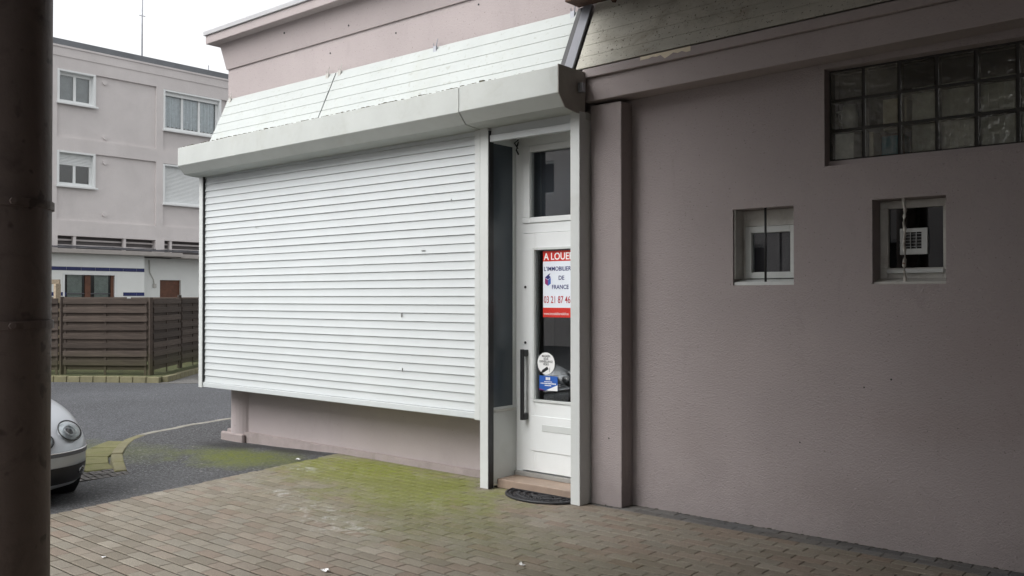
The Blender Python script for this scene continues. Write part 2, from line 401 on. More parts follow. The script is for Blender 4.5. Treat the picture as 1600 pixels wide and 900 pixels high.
def text_mesh(name, txt, size, mat, loc, parent, sx=1.0, bold=0, align='LEFT', rot=(R(90),0,0)):
    c = bpy.data.curves.new(name, 'FONT'); c.body = txt; c.size = size; c.align_x = align; c.offset = bold; c.resolution_u = 3
    t = bpy.data.objects.new(name+'_source', c); COL.objects.link(t)
    dg = bpy.context.evaluated_depsgraph_get(); me = bpy.data.meshes.new_from_object(t.evaluated_get(dg))
    bpy.data.objects.remove(t); bpy.data.curves.remove(c)
    me.name = name; me.materials.clear(); me.materials.append(mat)
    o = bpy.data.objects.new(name, me); COL.objects.link(o)
    me.transform(Matrix.Translation(Vector(loc)) @ Matrix.Rotation(rot[2], 4, 'Z') @ Matrix.Rotation(rot[0], 4, 'X') @ Matrix.Diagonal((sx,1,1,1)))
    if parent is not None: adopt(o, parent)
    return o

# ================================================================== GROUND
g = MB().quad((-600,-600,-.20),(600,-600,-.20),(600,600,-.20),(-600,600,-.20)).build('ground', M_drive); tag(g, kind='structure')
rd = MB().quad((-27,-40,-.12),(-4,-40,-.12),(-4,60,-.12),(-27,60,-.12)).build('road', M_asph); tag(rd, kind='structure')
# footway and ramp: loft between the kerb / gutter line (outer) and the plinth / paver edge (inner)
EDGE = [(-7.40,5.99),(-6.93,2.9),(-5.45,-7.0)]
def edge_x(y):
    for a, b in zip(EDGE, EDGE[1:]):
        if b[1] <= y <= a[1]: t = (y-a[1])/(b[1]-a[1]); return a[0]+t*(b[0]-a[0])
    return EDGE[0][0] if y > EDGE[0][1] else EDGE[-1][0]
outer = [(-10.9,16,-.03),(-10.85,10,-.03),(-10.78,7.2,-.03),(-10.66,6.45,-.03),(-10.504,5.992,-.03),(-10.315,5.454,-.03),(-10.05,5.14,-.03),(-9.695,4.875,-.03),(-9.182,4.563,-.04),(-8.70,4.36,-.085),
         (-8.46,4.28,-.10),(-8.45,3.6,-.105),(-8.45,2.5,-.108),(-8.45,0,-.11),(-8.45,-7,-.11)]
inner = [(-9.5,16,-.05),(-9.5,10,-.05),(-9.5,6.9,-.06),(-9.48,6.2,-.07),(-9.40,5.99,-.075),(-9.0,5.99,-.07),(-8.4,5.99,-.05),(-7.8,5.99,-.025),(-7.40,5.99,-.008),(-7.25,5.0,-.008),
         (-7.18,4.55,-.008),(-7.04,3.6,-.008),(edge_x(2.5),2.5,-.008),(edge_x(0),0,-.008),(-5.45,-7,-.008)]
fw = MB(); NS = 10; n_o = len(outer)
def lerp3(a, b, t): return tuple(a[i]+(b[i]-a[i])*t for i in range(3))
oo, ii = [], []
for k in range(n_o-1):
    for q in range(4): oo.append(lerp3(outer[k], outer[k+1], q/4)); ii.append(lerp3(inner[k], inner[k+1], q/4))
oo.append(outer[-1]); ii.append(inner[-1])
for a, b in zip(oo, ii):
    for j in range(NS+1): fw.v.append(lerp3(a, b, j/NS))
for k in range(len(oo)-1):
    for j in range(NS):
        i = k*(NS+1)+j; fw.f.append((i, i+1, i+NS+2, i+NS+1))
fo = fw.build('footway', M_walk, smooth=True); tag(fo, kind='structure')
# kerb along the footway, each stone its own piece
kroot = thing('kerb', (-9.8,5,-.12), 'curved mossy concrete kerb around the asphalt footway corner', 'kerb')
kp = [Vector((p[0], p[1], 0)) for p in oo[:39]]
def resample(pts, step):
    out = [pts[0]]; acc = 0
    for a, b in zip(pts, pts[1:]):
        L = (b-a).length; d = step-acc
        while d <= L: out.append(a+(b-a)*(d/L)); d += step
        acc = (acc+L) % step
    return out
def kerb_run(pts, step, width, ztop, zbot, mat, parent, side=1, name='kerb_stone', gap=.006, taper_last=False):
    q = resample(pts, step)
    for k in range(len(q)-1):
        a, b = q[k], q[k+1]; d = (b-a).normalized(); nrm = Vector((d.y, -d.x, 0))*side
        nb = ((q[k+2]-q[k+1]).normalized() if k+2 < len(q) else d); nn = Vector((nb.y, -nb.x, 0))*side
        if k > 0: pa = (q[k]-q[k-1]).normalized(); na = Vector((pa.y, -pa.x, 0))*side
        else: na = nrm
        na = (na+nrm).normalized(); nn = (nn+nrm).normalized()
        a2 = a+d*gap; b2 = b-d*gap; j = random.uniform(-.006, .006)
        za = ztop(k/(len(q)-1)) if callable(ztop) else ztop; zb_ = ztop((k+1)/(len(q)-1)) if callable(ztop) else ztop
        c = .02
        lo = [(a2.x,a2.y,zbot),(b2.x,b2.y,zbot),(b2.x+nn.x*width,b2.y+nn.y*width,zbot),(a2.x+na.x*width,a2.y+na.y*width,zbot)]
        hi = [(a2.x,a2.y,za+j),(b2.x,b2.y,zb_+j),(b2.x+nn.x*(width-c),b2.y+nn.y*(width-c),zb_+j),(a2.x+na.x*(width-c),a2.y+na.y*(width-c),za+j)]
        MB().hexa(lo, hi).build(name, mat(k/(len(q)-1)) if callable(mat) else mat, parent, bevel=.012)
kerb_run(kp[6:], .33, .13, lambda t: -.022-.06*max(0, (t-.88)/.12), -.2, lambda t: M_kerb if t > .62 else M_kerbg, kroot, side=1)
# flat mossy channel stones beside the kerb end
ch = [Vector((-9.95,5.02,0)), Vector((-9.62,4.74,0)), Vector((-9.25,4.50,0)), Vector((-8.95,4.36,0)), Vector((-8.72,4.27,0))]
gs = [[(-10.30,5.28),(-10.02,4.96),(-10.28,4.74),(-10.62,5.1)], [(-10.0,4.93),(-9.60,4.62),(-9.80,4.38),(-10.25,4.70)], [(-9.57,4.60),(-9.22,4.44),(-9.36,4.16),(-9.76,4.35)], [(-9.19,4.43),(-8.86,4.32),(-8.92,4.08),(-9.32,4.13)]]
for q in gs:
    MB().hexa([(x,y,-.2) for x, y in q], [(x,y,-.098+random.uniform(-.005,.005)) for x, y in q]).build('channel_stone', M_kerbm, kroot, bevel=.012)
# cobbled gutter strip
gt = MB()
for i in range(62):
    for j in range(6):
        x = -8.84+j*.064+random.uniform(-.004,.004); y = 4.62-i*.064+random.uniform(-.004,.004)-.012*j
        z = -.098+random.uniform(-.003,.004)
        gt.hexa([(x,y,-.2),(x+.060,y,-.2),(x+.060,y+.060,-.2),(x,y+.060,-.2)], [(x+.005,y+.005,z),(x+.055,y+.005,z),(x+.055,y+.055,z),(x+.005,y+.055,z)])
go = gt.build('gutter', M_sett); tag(go, 'strip of small dark setts set in the asphalt before the car', 'gutter', kind='stuff')

# ---- brick paving: 20 x 10 cm running bond, rows along the shopfront
pv = MB()
pv.prism([(-7.385,5.985),(-6.915,2.9),(-5.435,-7),(5,-7),(5,5.985)], -.19, -.0065, 'z')
paving = pv.build('paving', M_joint); tag(paving, kind='structure')
def paver_geo(x0, x1, y0, y1, dz, tx, ty):
    gx, gy, cx_, cy_ = .0020, .0058, .002, .006; zb = -.03
    def z(x, y): return dz+tx*(x-x0)+ty*(y-y0)
    a = [(x0+gx,y0+gy),(x1-gx,y0+gy),(x1-gx,y1-gy),(x0+gx,y1-gy)]
    b = [(x0+gx+cx_,y0+gy+cy_),(x1-gx-cx_,y0+gy+cy_),(x1-gx-cx_,y1-gy-cy_),(x0+gx+cx_,y1-gy-cy_)]
    v = [(x,y,zb) for x, y in a]+[(x,y,z(x,y)-.0032) for x, y in a]+[(x,y,z(x,y)) for x, y in b]
    f = []
    for k in range(4):
        m_ = (k+1) % 4; f += [(k,m_,4+m_,4+k), (4+k,4+m_,8+m_,8+k)]
    f.append((8,9,10,11)); return v, f
F0 = Vector((-math.sin(R(40.3)), math.cos(R(40.3)))); R0 = Vector((math.cos(R(40.3)), math.sin(R(40.3))))
plist = []
rng = random.Random(3)
row = 0; y = 5.955
while y > -1.5:
    y0 = y-.10; off = (.10 if row % 2 else 0)+rng.uniform(-.008,.008)
    ex = max(edge_x(min(y,5.98)), edge_x(y0))
    x = -7.6+off
    while x < 3.0:
        x0, x1 = x, x+.20; x += .20
        if x1 < ex+.03: continue
        x0 = max(x0, ex)
        if -5.04 < (x0+x1)/2 < -4.1 and y0 > 5.72: continue
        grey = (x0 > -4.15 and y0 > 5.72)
        cx, cy = (x0+x1)/2, (y0+y)/2
        q = Vector((cx, cy)); d = q.dot(F0); px = 800+1413*q.dot(R0)/d if d > .5 else -999; py = 465+1413*1.6/d if d > .5 else 9999
        vis = 85 < px < 1590 and py < 893
        plist.append((x0, x1, y0, y, rng.uniform(-.0010,.0010), rng.uniform(-.004,.004), rng.uniform(-.006,.006), rng.random(), grey, vis, d))
    y = y0; row += 1
vis = sorted([p for p in plist if p[9]], key=lambda p: p[10])[:300]; vid = {id(p) for p in vis}
def add_tone(me, per_face):
    at = me.attributes.new('tone', 'FLOAT', 'FACE'); at.data.foreach_set('value', per_face)
for grey in (False, True):
    v, f, tn = [], [], []
    for p in plist:
        if id(p) in vid or p[8] != grey: continue
        a, b = paver_geo(*p[:7]); i = len(v); v += a; f += [tuple(k+i for k in q) for q in b]; tn += [p[7]]*len(b)
    me = bpy.data.meshes.new('paver_field'); me.from_pydata(v, [], f); me.update(); add_tone(me, tn)
    me.materials.append(M_paverg if grey else M_paver)
    o = bpy.data.objects.new('edge_paver_field' if grey else 'paver_field', me); COL.objects.link(o); adopt(o, paving); o['kind'] = 'stuff'
for p in vis:
    a, b = paver_geo(*p[:7]); me = bpy.data.meshes.new('paver'); me.from_pydata(a, [], b); me.update(); add_tone(me, [p[7]]*len(b))
    me.materials.append(M_paverg if p[8] else M_paver)
    o = bpy.data.objects.new('paver', me); COL.objects.link(o); adopt(o, paving)

# ================================================================== SHOP BUILDING
shop = thing('shop_building', (-5,6,0), 'single storey mauve rendered shop building with flat corniced roof', 'building')
XR = 3.2
W1 = (-2.97,-2.52,1.687,2.228); W2 = (-1.995,-1.553,1.685,2.230); GB = (-2.305,-.72,2.475,3.125)
mb = MB(); wall_grid(mb, 'x', -4.10, XR, 0, 3.36, 5.94, 6.20, [W1, W2, GB]); mb.build('wall', M_render, shop)
MB().box(-4.10,-3.815,5.785,5.9395,0,3.10).build('pilaster', M_render, shop, bevel=.006)
# beam over the passage side (a touch out of level)
def beam(y0, y1, zl0, zl1, nm, mat, x0=-4.13):
    s = .018; k = lambda x: s*(x+4.1)
    return MB().hexa([(x0,y0,zl0+k(x0)),(XR,y0,zl0+k(XR)),(XR,y1,zl0+k(XR)),(x0,y1,zl0+k(x0))], [(x0,y0,zl1+k(x0)),(XR,y0,zl1+k(XR)),(XR,y1,zl1+k(XR)),(x0,y1,zl1+k(x0))]).build(nm, mat, shop, bevel=.006)
beam(5.745, 5.9385, 3.125, 3.305, 'beam', M_smooth)
beam(5.715, 5.9385, 3.306, 3.375, 'beam_ledge', M_smooth)
pe = MB()
rr = random.Random(5)
pts = [(-3.60+i*.035, 3.358+rr.uniform(-.022,.012)*(1 if 2 < i < 11 else .3)) for i in range(13)]
for i in range(12):
    x0, z0 = pts[i]; x1, z1 = pts[i+1]
    pe.quad((x0,5.713,z0),(x1,5.713,z1),(x1,5.713,3.374+.018*(x1+4.1)),(x0,5.713,3.374+.018*(x0+4.1)))
tag(pe.build('peeled_patch', M_cream, shop), 'pale bare patch where the paint has peeled off the beam ledge')
# lower wall, corner column, plinth under the shuttered bay
MB().box(-9.2,-5.10,6.0,6.25,-.15,.60).build('wall', M_smooth, shop)
MB().tube([(-9.23,6.09,-.15),(-9.23,6.09,.60)], .185, 28).build('corner_column', M_smooth, shop, smooth=False)
pl = MB(); xs = [-9.47+i*.12 for i in range(37)]
for i in range(len(xs)-1):
    a, b = xs[i], min(xs[i+1], -5.105)
    ja, jb = [.012*math.sin(x*9.1)+.008*math.sin(x*23.7) for x in (a, b)]
    bz = -.15
    pl.hexa([(a,5.955+ja*.4,bz),(b,5.955+jb*.4,bz),(b,6.02,bz),(a,6.02,bz)], [(a,5.968+ja*.5,.052+ja*.2),(b,5.968+jb*.5,.052+jb*.2),(b,6.02,.058),(a,6.02,.058)])
pl.build('plinth', M_plinth, shop)
MB().box(-9.50,-9.05,5.90,5.954,-.2,.035).build('plinth_corner', M_plinth, shop, bevel=.02)
MB().box(-9.48,-5.15,5.70,6.24,.575,3.0).build('bay_body', M_pvc, shop)
# upper wall, flared frieze, cornice, coping
MB().box(-9.54,-4.101,6.02,6.25,3.0,4.33).build('wall', M_smooth, shop)
MB().box(-4.10,XR,6.02,6.25,3.361,4.33).build('wall', M_smooth, shop)
MB().box(-9.54,-9.30,6.2502,12,-.2,4.33).build('wall', M_smooth, shop)
fl = MB().hexa([(-9.555,6.003,4.315),(XR,6.003,4.315),(XR,12.1,4.315),(-9.555,12.1,4.315)], [(-9.61,5.945,4.615),(XR,5.945,4.615),(XR,12.1,4.615),(-9.61,12.1,4.615)])
fl.build('frieze', M_smooth, shop)
MB().box(-9.73,XR,5.83,12.2,4.6155,4.715).build('cornice', M_smooth, shop, bevel=.006)
MB().box(-9.75,XR,5.81,12.25,4.7155,4.765).build('coping', M_coping, shop, bevel=.004)
for (x, y, z, rad) in ((-8.35,5.96,4.52,.012),(-7.28,5.985,4.40,.010),(-6.02,5.955,4.55,.012),(-7.62,6.018,4.18,.009),(-6.6,6.018,4.2,.009),(-5.5,6.018,4.25,.009),(-2.05,5.9385,1.02,.005),(-1.88,5.9385,1.08,.006),(-2.48,5.9385,.62,.005),(-3.93,5.7845,.52,.006)):
    MB().tube([(x,y+.004,z),(x,y-.0015,z)], rad, 10).build('fixing_hole', M_blackm, shop)
rr = random.Random(31); dl_ = MB(); x = -4.09
while x < XR:
    w = rr.uniform(.008,.05); y_ = 5.78 if x < -3.81 else 5.935
    h_ = abs(rr.gauss(.001,.003)); d_ = rr.uniform(.004,.02); dl_.hexa([(x,y_-d_,0),(x+w,y_-d_*.7,0),(x+w,y_+.004,0),(x,y_+.004,0)], [(x+w*.2,y_-d_*.2,h_),(x+w*.8,y_-d_*.2,h_),(x+w*.8,y_+.004,h_*1.1),(x+w*.2,y_+.004,h_*1.1)]); x += w+abs(rr.gauss(.0,.02))
tag(dl_.build('dirt_line', pmat('foot_dirt', (.06,.055,.045), .95, .4, 30, .004, 80), shop), kind='stuff')
# closed shop interior
mb = MB(); mb.box(-9.29,XR,9.0,9.2,-.1,4.3); mb.box(-3.25,-3.15,6.21,8.99,0,4.3); mb.box(-1.30-.9,-1.22-.9,6.21,7.6,0,2.44); mb.box(XR-.1,XR,6.21,8.99,0,4.3); mb.box(-9.28,XR-.11,6.26,8.98,-.15,.004); mb.box(-3.14,XR-.12,6.21,8.98,3.2,3.3)
mb.build('interior_wall', M_room, shop)

# sloping board cladding above the shutter
def slope_pt(t): return (5.700+.300*t, 3.30+.655*t)
def cladding(name, x0, x1, mat, lab, nb=6, thick=.02):
    root = MB().hexa([(x0,5.735,3.30),(x1,5.735,3.30),(x1,5.75,3.29),(x0,5.75,3.29)], [(x0,6.018,3.93),(x1,6.018,3.93),(x1,6.0195,3.92),(x0,6.0195,3.92)]).build(name, M_dark, shop)
    tag(root, lab)
    for k in range(nb):
        t0, t1 = k/nb+.0022, (k+1)/nb-.0022
        a, b = slope_pt(t0), slope_pt(t1); nx, nz = .022, -.010
        jx = random.uniform(-.006,.006)
        MB().prism([(a[0],a[1]),(b[0],b[1]),(b[0]+nx,b[1]+nz),(a[0]+nx,a[1]+nz)], x0+.004+jx*.3, x1-.004+jx*.3, 'x').build('board', mat, root, bevel=.003)
    return root
cladding('board_cladding', -9.52,-7.50, M_board, 'short run of pale sloping boards at the far end of the shopfront')
cladding('board_cladding', -7.49,-4.375, M_board, 'long run of white sloping boards above the shutter box')
# sooty boards under the bridging block
dr = MB().box(-4.20,XR,5.80,5.93,3.376+.0,3.40).build('board_cladding', M_dark, shop); tag(dr, 'sooty sloping boards above the beam under the passage roof')
for k in range(6):
    a0 = (5.722+.30*k/6, 3.388+.62*k/6); a1 = (5.722+.30*(k+.992)/6, 3.388+.62*(k+.992)/6); s = .018
    x0, x1 = -4.20, XR
    z0 = s*(x0+4.1); z1 = s*(x1+4.1)
    MB().hexa([(x0,a0[0],a0[1]+z0),(x1,a0[0],a0[1]+z1),(x1,a0[0]+.025,a0[1]+z1),(x0,a0[0]+.025,a0[1]+z0)], [(x0,a1[0],a1[1]+z0),(x1,a1[0],a1[1]+z1),(x1,a1[0]+.025,a1[1]+z1),(x0,a1[0]+.025,a1[1]+z0)]).build('board', M_dirty, dr, bevel=.003)
# cover strip between them, dark gap and clip
a, b = slope_pt(.02), slope_pt(1.0)
MB().prism([(a[0]-.02,a[1]+.04),(b[0]-.02,b[1]+.02),(b[0]+.0,b[1]+.01),(a[0]+.0,a[1]+.03)], -4.310,-4.222, 'x').build('cover_strip', pmat('grey_cover_strip', (.21,.215,.24), .6, .12, 3), shop)
MB().prism([(a[0]+.0,a[1]+.04),(b[0]+.0,b[1]+.02),(b[0]+.03,b[1]),(a[0]+.03,a[1]+.02)], -4.374,-4.311, 'x').build('open_joint', M_blackm, shop)
c_ = slope_pt(.16); MB().box(-4.40,-4.27,c_[0]-.045,c_[0]-.022,c_[1]-.012,c_[1]+.022).build('clip', M_zinc, shop, bevel=.003)
for xx in (-9.45,-7.62,-7.42,-6.02,-4.42):
    t = slope_pt(.985); k = MB(); k.box(xx-.02,xx+.02,t[0]-.02,t[0]-.003,t[1]-.055,t[1]+.012)
    k.tube([(xx+.02,t[0]-.012,t[1]-.03),(xx+.028,t[0]-.02,t[1]+.03),(xx+.032,t[0]-.01,t[1]+.075)], .005, 6)
    k.tube([(xx-.015,t[0]-.012,t[1]),(xx-.012,t[0]-.02,t[1]+.04)], .004, 6)
    k.build('bracket', M_oldpaint if xx < -7 else M_zinc, shop)

# door recess: posts, side glazing, step, door
MB().box(-5.137,-5.046,5.64,5.72,0.0,3.03).build('door_post', M_white, shop, bevel=.004)
MB().box(-4.19,-4.102,5.64,5.784,0.0,3.04).build('door_post', M_white, shop, bevel=.004)
MB().box(-5.0455,-5.037,5.642,5.70,0.0,3.0).build('gasket', M_blackm, shop)
sp = MB(); wall_grid(sp, 'y', 5.7005, 6.0, .03, 3.03, -5.12,-5.04, [(5.704,5.955,.675,2.90)])
sg = sp.build('side_window', M_white, shop, bevel=.003); tag(sg, 'narrow tall side window beside the door')
MB().box(-5.050,-5.044,5.704,5.955,.675,2.90).build('pane', pmat('reflected_navy_pane', (.045,.058,.070), .32, .1, 2, spec=.5), sg)  # opaque pane, dark reflection put into its navy colour
MB().box(-5.075,-5.070,5.704,5.955,.675,2.90).build('pane_backing', pmat('reflected_navy_backing', (.10,.14,.17), .8, .1, 3), sg)  # added sheet, navy of the reflection carried by its colour
MB().box(-5.0395,-5.028,5.71,5.985,.632,.655).build('trim', M_oldpaint, sg, bevel=.003)
MB().box(-5.036,-4.192,5.745,6.06,0.0,.075).build('door_step', M_tile, shop, bevel=.006)
MB().box(-5.036,-4.10,5.97,6.06,.076,.112).build('threshold', M_conc, shop, bevel=.004)
MB().box(-5.05,-4.10,5.72,6.25,2.985,3.04).build('recess_ceiling', M_box, shop)
MB().box(-4.188,-4.102,5.7845,6.25,0.0,3.0).build('recess_side', M_white, shop)
# frame
fr = MB(); wall_grid(fr, 'x', -5.039,-4.19, .112, 2.985, 6.0,6.07, [(-4.962,-4.265,.1121,2.152), (-4.962,-4.265,2.236,2.90)])
dfm = fr.build('door_frame', M_pvc, shop, bevel=.004)
tf = MB(); wall_grid(tf, 'x', -4.960,-4.267, 2.238,2.898, 5.99,6.05, [(-4.885,-4.34,2.285,2.845)])
tr = tf.build('transom_window', M_pvc, shop, bevel=.004)
MB().box(-4.885,-4.34,6.02,6.026,2.285,2.845).build('pane', M_glass, tr)
MB().box(-4.95,-4.28,6.09,6.095,2.25,2.89).build('pane_backing', pmat('transom_reflection_tone', (.065,.072,.09), .8, .15, 3), tr)  # sheet added behind the transom, grey-blue reflection put into its colour
dl = MB(); wall_grid(dl, 'x', -4.957,-4.270, .125,2.148, 5.988,6.035, [(-4.824,-4.40,.735,2.005)])
door = dl.build('door', M_pvc, shop, bevel=.004)
tag(door, 'white shop door with tall glass pane')
MB().box(-4.824,-4.40,6.008,6.014,.735,2.005).build('pane', M_glass, door)
bd = MB(); wall_grid(bd, 'x', -4.842,-4.382, .717,2.023, 5.978,5.9875, [(-4.822,-4.402,.737,2.003)]); bd.build('glazing_bead', M_white, door, bevel=.002)
MB().box(-4.86,-4.33,5.982,5.9875,.30,.60).build('panel', M_pvc, door, bevel=.004)
MB().box(-4.74,-4.40,5.9775,5.9815,.475,.53).build('letter_plate', M_white, door, bevel=.003)
h = MB(); h.box(-4.928,-4.900,5.915,5.945,.56,1.16); h.box(-4.935,-4.893,5.93,5.9875,.56,.615); h.box(-4.935,-4.893,5.93,5.9875,1.10,1.155)
h.build('handle', M_blackm, door, bevel=.004)
for zz in (1.215,1.69): MB().tube([(-4.925,5.985,zz),(-4.925,5.98,zz)], .011, 12).build('lock', M_blackm, door)
cb = MB().tube([(-5.0,5.98,2.94),(-4.985,5.95,2.91),(-5.0,5.955,2.87),(-4.985,5.965,2.83)], .008, 6)
cb.tube([(-4.99,5.97,2.96),(-5.01,5.94,2.93),(-4.98,5.95,2.88)], .006, 6); cb.build('loose_cable', M_blackm, shop, smooth=True)
# dark screen standing behind the left part of the door pane (inside)
MB().box(-4.90,-4.2,6.35,6.37,.08,2.1).build('inner_screen', M_dark, shop)

# small windows in the passage wall
def frame_ring(nm, mat, x0, x1, z0, z1, y0, y1, w, parent, wb=None, wt=None):
    m_ = MB(); wall_grid(m_, 'x', x0, x1, z0, z1, y0, y1, [(x0+w, x1-w, z0+(wb or w), z1-(wt or w))]); return m_.build(nm, mat, parent, bevel=.003)
x0, x1, z0, z1 = W1
w1 = frame_ring('window', M_oldpaint, x0+.002, x1-.002, z0+.002, z1-.002, 6.085, 6.15, .03, shop, .045, .115); tag(w1, 'small white window with a dark vertical bar')
frame_ring('sash', M_white, x0+.035, x1-.034, z0+.05, z1-.12, 6.065, 6.12, .045, w1)
MB().box(x0+.08,x1-.079,6.09,6.096,z0+.095,z1-.165).build('pane', M_glass, w1)
MB().box(x0+.05,x1-.05,6.155,6.16,z0+.06,z1-.12).build('pane_backing', pmat('violet_reflection_tone', (.085,.075,.088), .8, .15, 3), w1)  # added sheet whose violet colour stands in for the pane's dark reflection
MB().prism([(5.952,z0+.001),(6.084,z0+.001),(6.084,z0+.045),(5.952,z0+.022)], x0+.003, x1-.003, 'x').build('sill', M_white, w1)
MB().box(x0+.002,x0+.012,5.955,6.084,z0+.046,z1-.003).build('reveal_lining', M_oldpaint, w1)
MB().tube([((x0+x1)/2+.01,5.965,z0),((x0+x1)/2+.01,5.965,z1)], .0085, 10).build('security_bar', M_blackm, w1, smooth=True)
x0, x1, z0, z1 = W2
w2 = frame_ring('window', M_oldpaint, x0+.002, x1-.002, z0+.002, z1-.002, 6.085, 6.15, .052, shop, .105, .05); tag(w2, 'small old window with a fan grille and a rusty white bar')
MB().box(x0+.054,x1-.054,6.11,6.116,z0+.107,z1-.052).build('pane', M_glassd, w2)
MB().prism([(5.952,z0+.001),(6.084,z0+.001),(6.084,z0+.04),(5.952,z0+.015)], x0+.003, x1-.003, 'x').build('sill', M_oldpaint, w2)
MB().box(x0+.05,x1-.045,6.055,6.084,z0+.072,z0+.098).build('weather_bar', M_white, w2, bevel=.004)
zs = [z0+i*(z1-z0)/14 for i in range(15)]
M_bar = pmat('flaking_white_bar', (.5,.48,.44), .7, .15, 20, .002, 80, speck=((.16,.06,.03), .9, 38))
MB().tube([((x0+x1)/2-.03+.004*math.sin(i*1.7),5.965+.003*math.cos(i*2.1),z) for i, z in enumerate(zs)], [.010+.0022*math.sin(i*2.3) for i in range(15)], 10).build('security_bar', M_bar, w2, smooth=True)
# fan grille fixed in the pane
vg = MB(); gx0, gx1, gz0, gz1 = -1.868,-1.702,1.878,2.045
wall_grid(vg, 'x', gx0, gx1, gz0, gz1, 6.085,6.108, [(gx0+.028,gx1-.034,gz0+.036,gz1-.024)])
for i in range(5):
    z = gz0+.050+i*.020; vg.prism([(6.094,z),(6.103,z+.001),(6.103,z+.003),(6.094,z+.002)], gx0+.028, gx1-.034, 'x')
for i in (1,2): xx = gx0+.028+i*.035; vg.box(xx-.0012,xx+.0012,6.0885,6.1,gz0+.036,gz1-.024)
vg.build('vent_grille', M_white, w2)
MB().box(gx0+.02,gx1-.02,6.1045,6.1095,gz0+.02,gz1-.02).build('vent_back', M_dark, w2)

# glass block window
gx0, gx1, gz0, gz1 = GB
gw = MB().box(gx0+.001,gx1-.001,6.012,6.06,gz0+.001,gz0+.04).build('glass_block_window', M_smooth, shop); tag(gw, 'wide window of square glass blocks under the beam')
M_mort = pmat('dark_mortar', (.05,.048,.045), .9, .2, 10, .003, 60)
cols, rows, pw, ph = 7, 3, .2255, .2015
bx0 = gx0+.003; bz0 = gz0+.041
mt = MB(); hl = [(bx0+i*pw+.010, bx0+(i+1)*pw-.010, bz0+j*ph+.009, bz0+(j+1)*ph-.009) for i in range(cols) for j in range(rows)]
wall_grid(mt, 'x', gx0+.001, gx1-.001, bz0, gz1-.001, 6.03,6.10, hl); mt.build('mortar_grid', M_mort, gw)
for i in range(cols):
    for j in range(rows):
        a0, a1 = bx0+i*pw+.0105, bx0+(i+1)*pw-.0105; b0, b1 = bz0+j*ph+.0095, bz0+(j+1)*ph-.0095
        MB().box(a0,a1,6.022,6.034,b0,b1).build('glass_block', M_gblock, gw, bevel=.004)

# things standing behind the glass blocks
sh = MB(); sh.box(-2.3,-.7,6.205,6.50,2.42,2.45); sh.build('shelf', M_room, shop)
def mug(x, z, r, hgt):
    o = thing('mug', (x,6.175,z), 'white jug standing behind the leftmost glass blocks', 'mug')
    b = MB().tube([(x,6.175,z),(x,6.175,z+hgt*.5),(x,6.175,z+hgt)], [r*.85,r,r*.8], 16); b.build('body', M_mug, o, smooth=True)
    MB().tube([(x-r*.8,6.165,z+hgt*.8),(x-r*1.5,6.16,z+hgt*.75),(x-r*1.6,6.16,z+hgt*.45),(x-r*.9,6.165,z+hgt*.25)], .008, 8).build('grip', M_mug, o, smooth=True)
mug(-2.22, 2.738, .055, .17)
def carton(nm, lab, x0, x1, z0, z1, mat, y0=6.108, y1=6.25):
    o = MB().box(x0,x1,y0,y1,z0,z1).build(nm, mat, None, bevel=.004); tag(o, lab, 'box'); return o
carton('carton', 'greyish carton behind the lowest left glass block', -2.40,-2.17,2.452,2.735, M_mug, 6.106,6.3)
carton('carton', 'narrow cream carton behind the second lowest glass block', -2.10+.01,-2.04,2.452,2.70, M_cream)
carton('tin', 'teal tin behind the third lowest glass block', -1.99,-1.85,2.452,2.66, M_teal)
carton('carton', 'pale brown carton above the teal tin behind glass blocks', -1.98,-1.83,2.70,2.90, M_cream)
pn = MB(); 
for i in range(40):
    xa = -1.80+i*.028; xb = xa+.028; ya = 6.122+.010*math.sin(i*1.1); yb = 6.122+.010*math.sin((i+1)*1.1)
    pn.hexa([(xa,ya,2.452),(xb,yb,2.452),(xb,yb+.004,2.452),(xa,ya+.004,2.452)], [(xa,ya,2.955),(xb,yb,2.955),(xb,yb+.004,2.955),(xa,ya+.004,2.955)])
tag(pn.build('half_curtain', M_sheet), 'pale half curtain behind the right glass blocks', 'curtain')

# ================================================================== ROLLER SHUTTER (bay) and its boxes
rs = thing('roller_shutter', (-7.3,5.64,.565), 'wide closed white roller shutter over the shop window', 'shutter')
ZB, ZT, PITCH = .628, 3.02, .0757
def slat_prof(z):
    p = []
    for i in range(7):
        t = i/6; p.append((5.6655+.0085*(1-(1-t)**1.9), z+.0025+t*(PITCH-.003)))
    return [(5.684, z+PITCH-.0008), (5.684, z+.0015)] + p
k = 0; z = ZB; sm = None
while z < ZT:
    if sm is None:
        o = MB().prism([(y, zz-ZB) for y, zz in slat_prof(ZB)], -9.455,-5.205, 'x').build('slat', M_slat, None, smooth=False); sm = o.data
    else:
        o = bpy.data.objects.new('slat', sm); COL.objects.link(o)
    o.location = (0, random.uniform(-.0008,.0008), z); adopt(o, rs)
    z += PITCH; k += 1
MB().box(-9.455,-5.205,5.685,5.695,.6,3.05).build('backing', M_blackm, rs)
MB().box(-9.463,-5.203,5.652,5.69,.572,.627).build('bottom_bar', M_slat, rs, bevel=.005)
MB().box(-9.54,-9.466,5.64,5.70,.565,3.02).build('guide_rail', M_white, rs, bevel=.004)
MB().box(-9.465,-9.456,5.648,5.67,.63,3.0).build('rail_gasket', M_blackm, rs)
MB().box(-5.202,-5.139,5.642,5.70,.565,3.02).build('guide_rail', M_white, rs, bevel=.004)
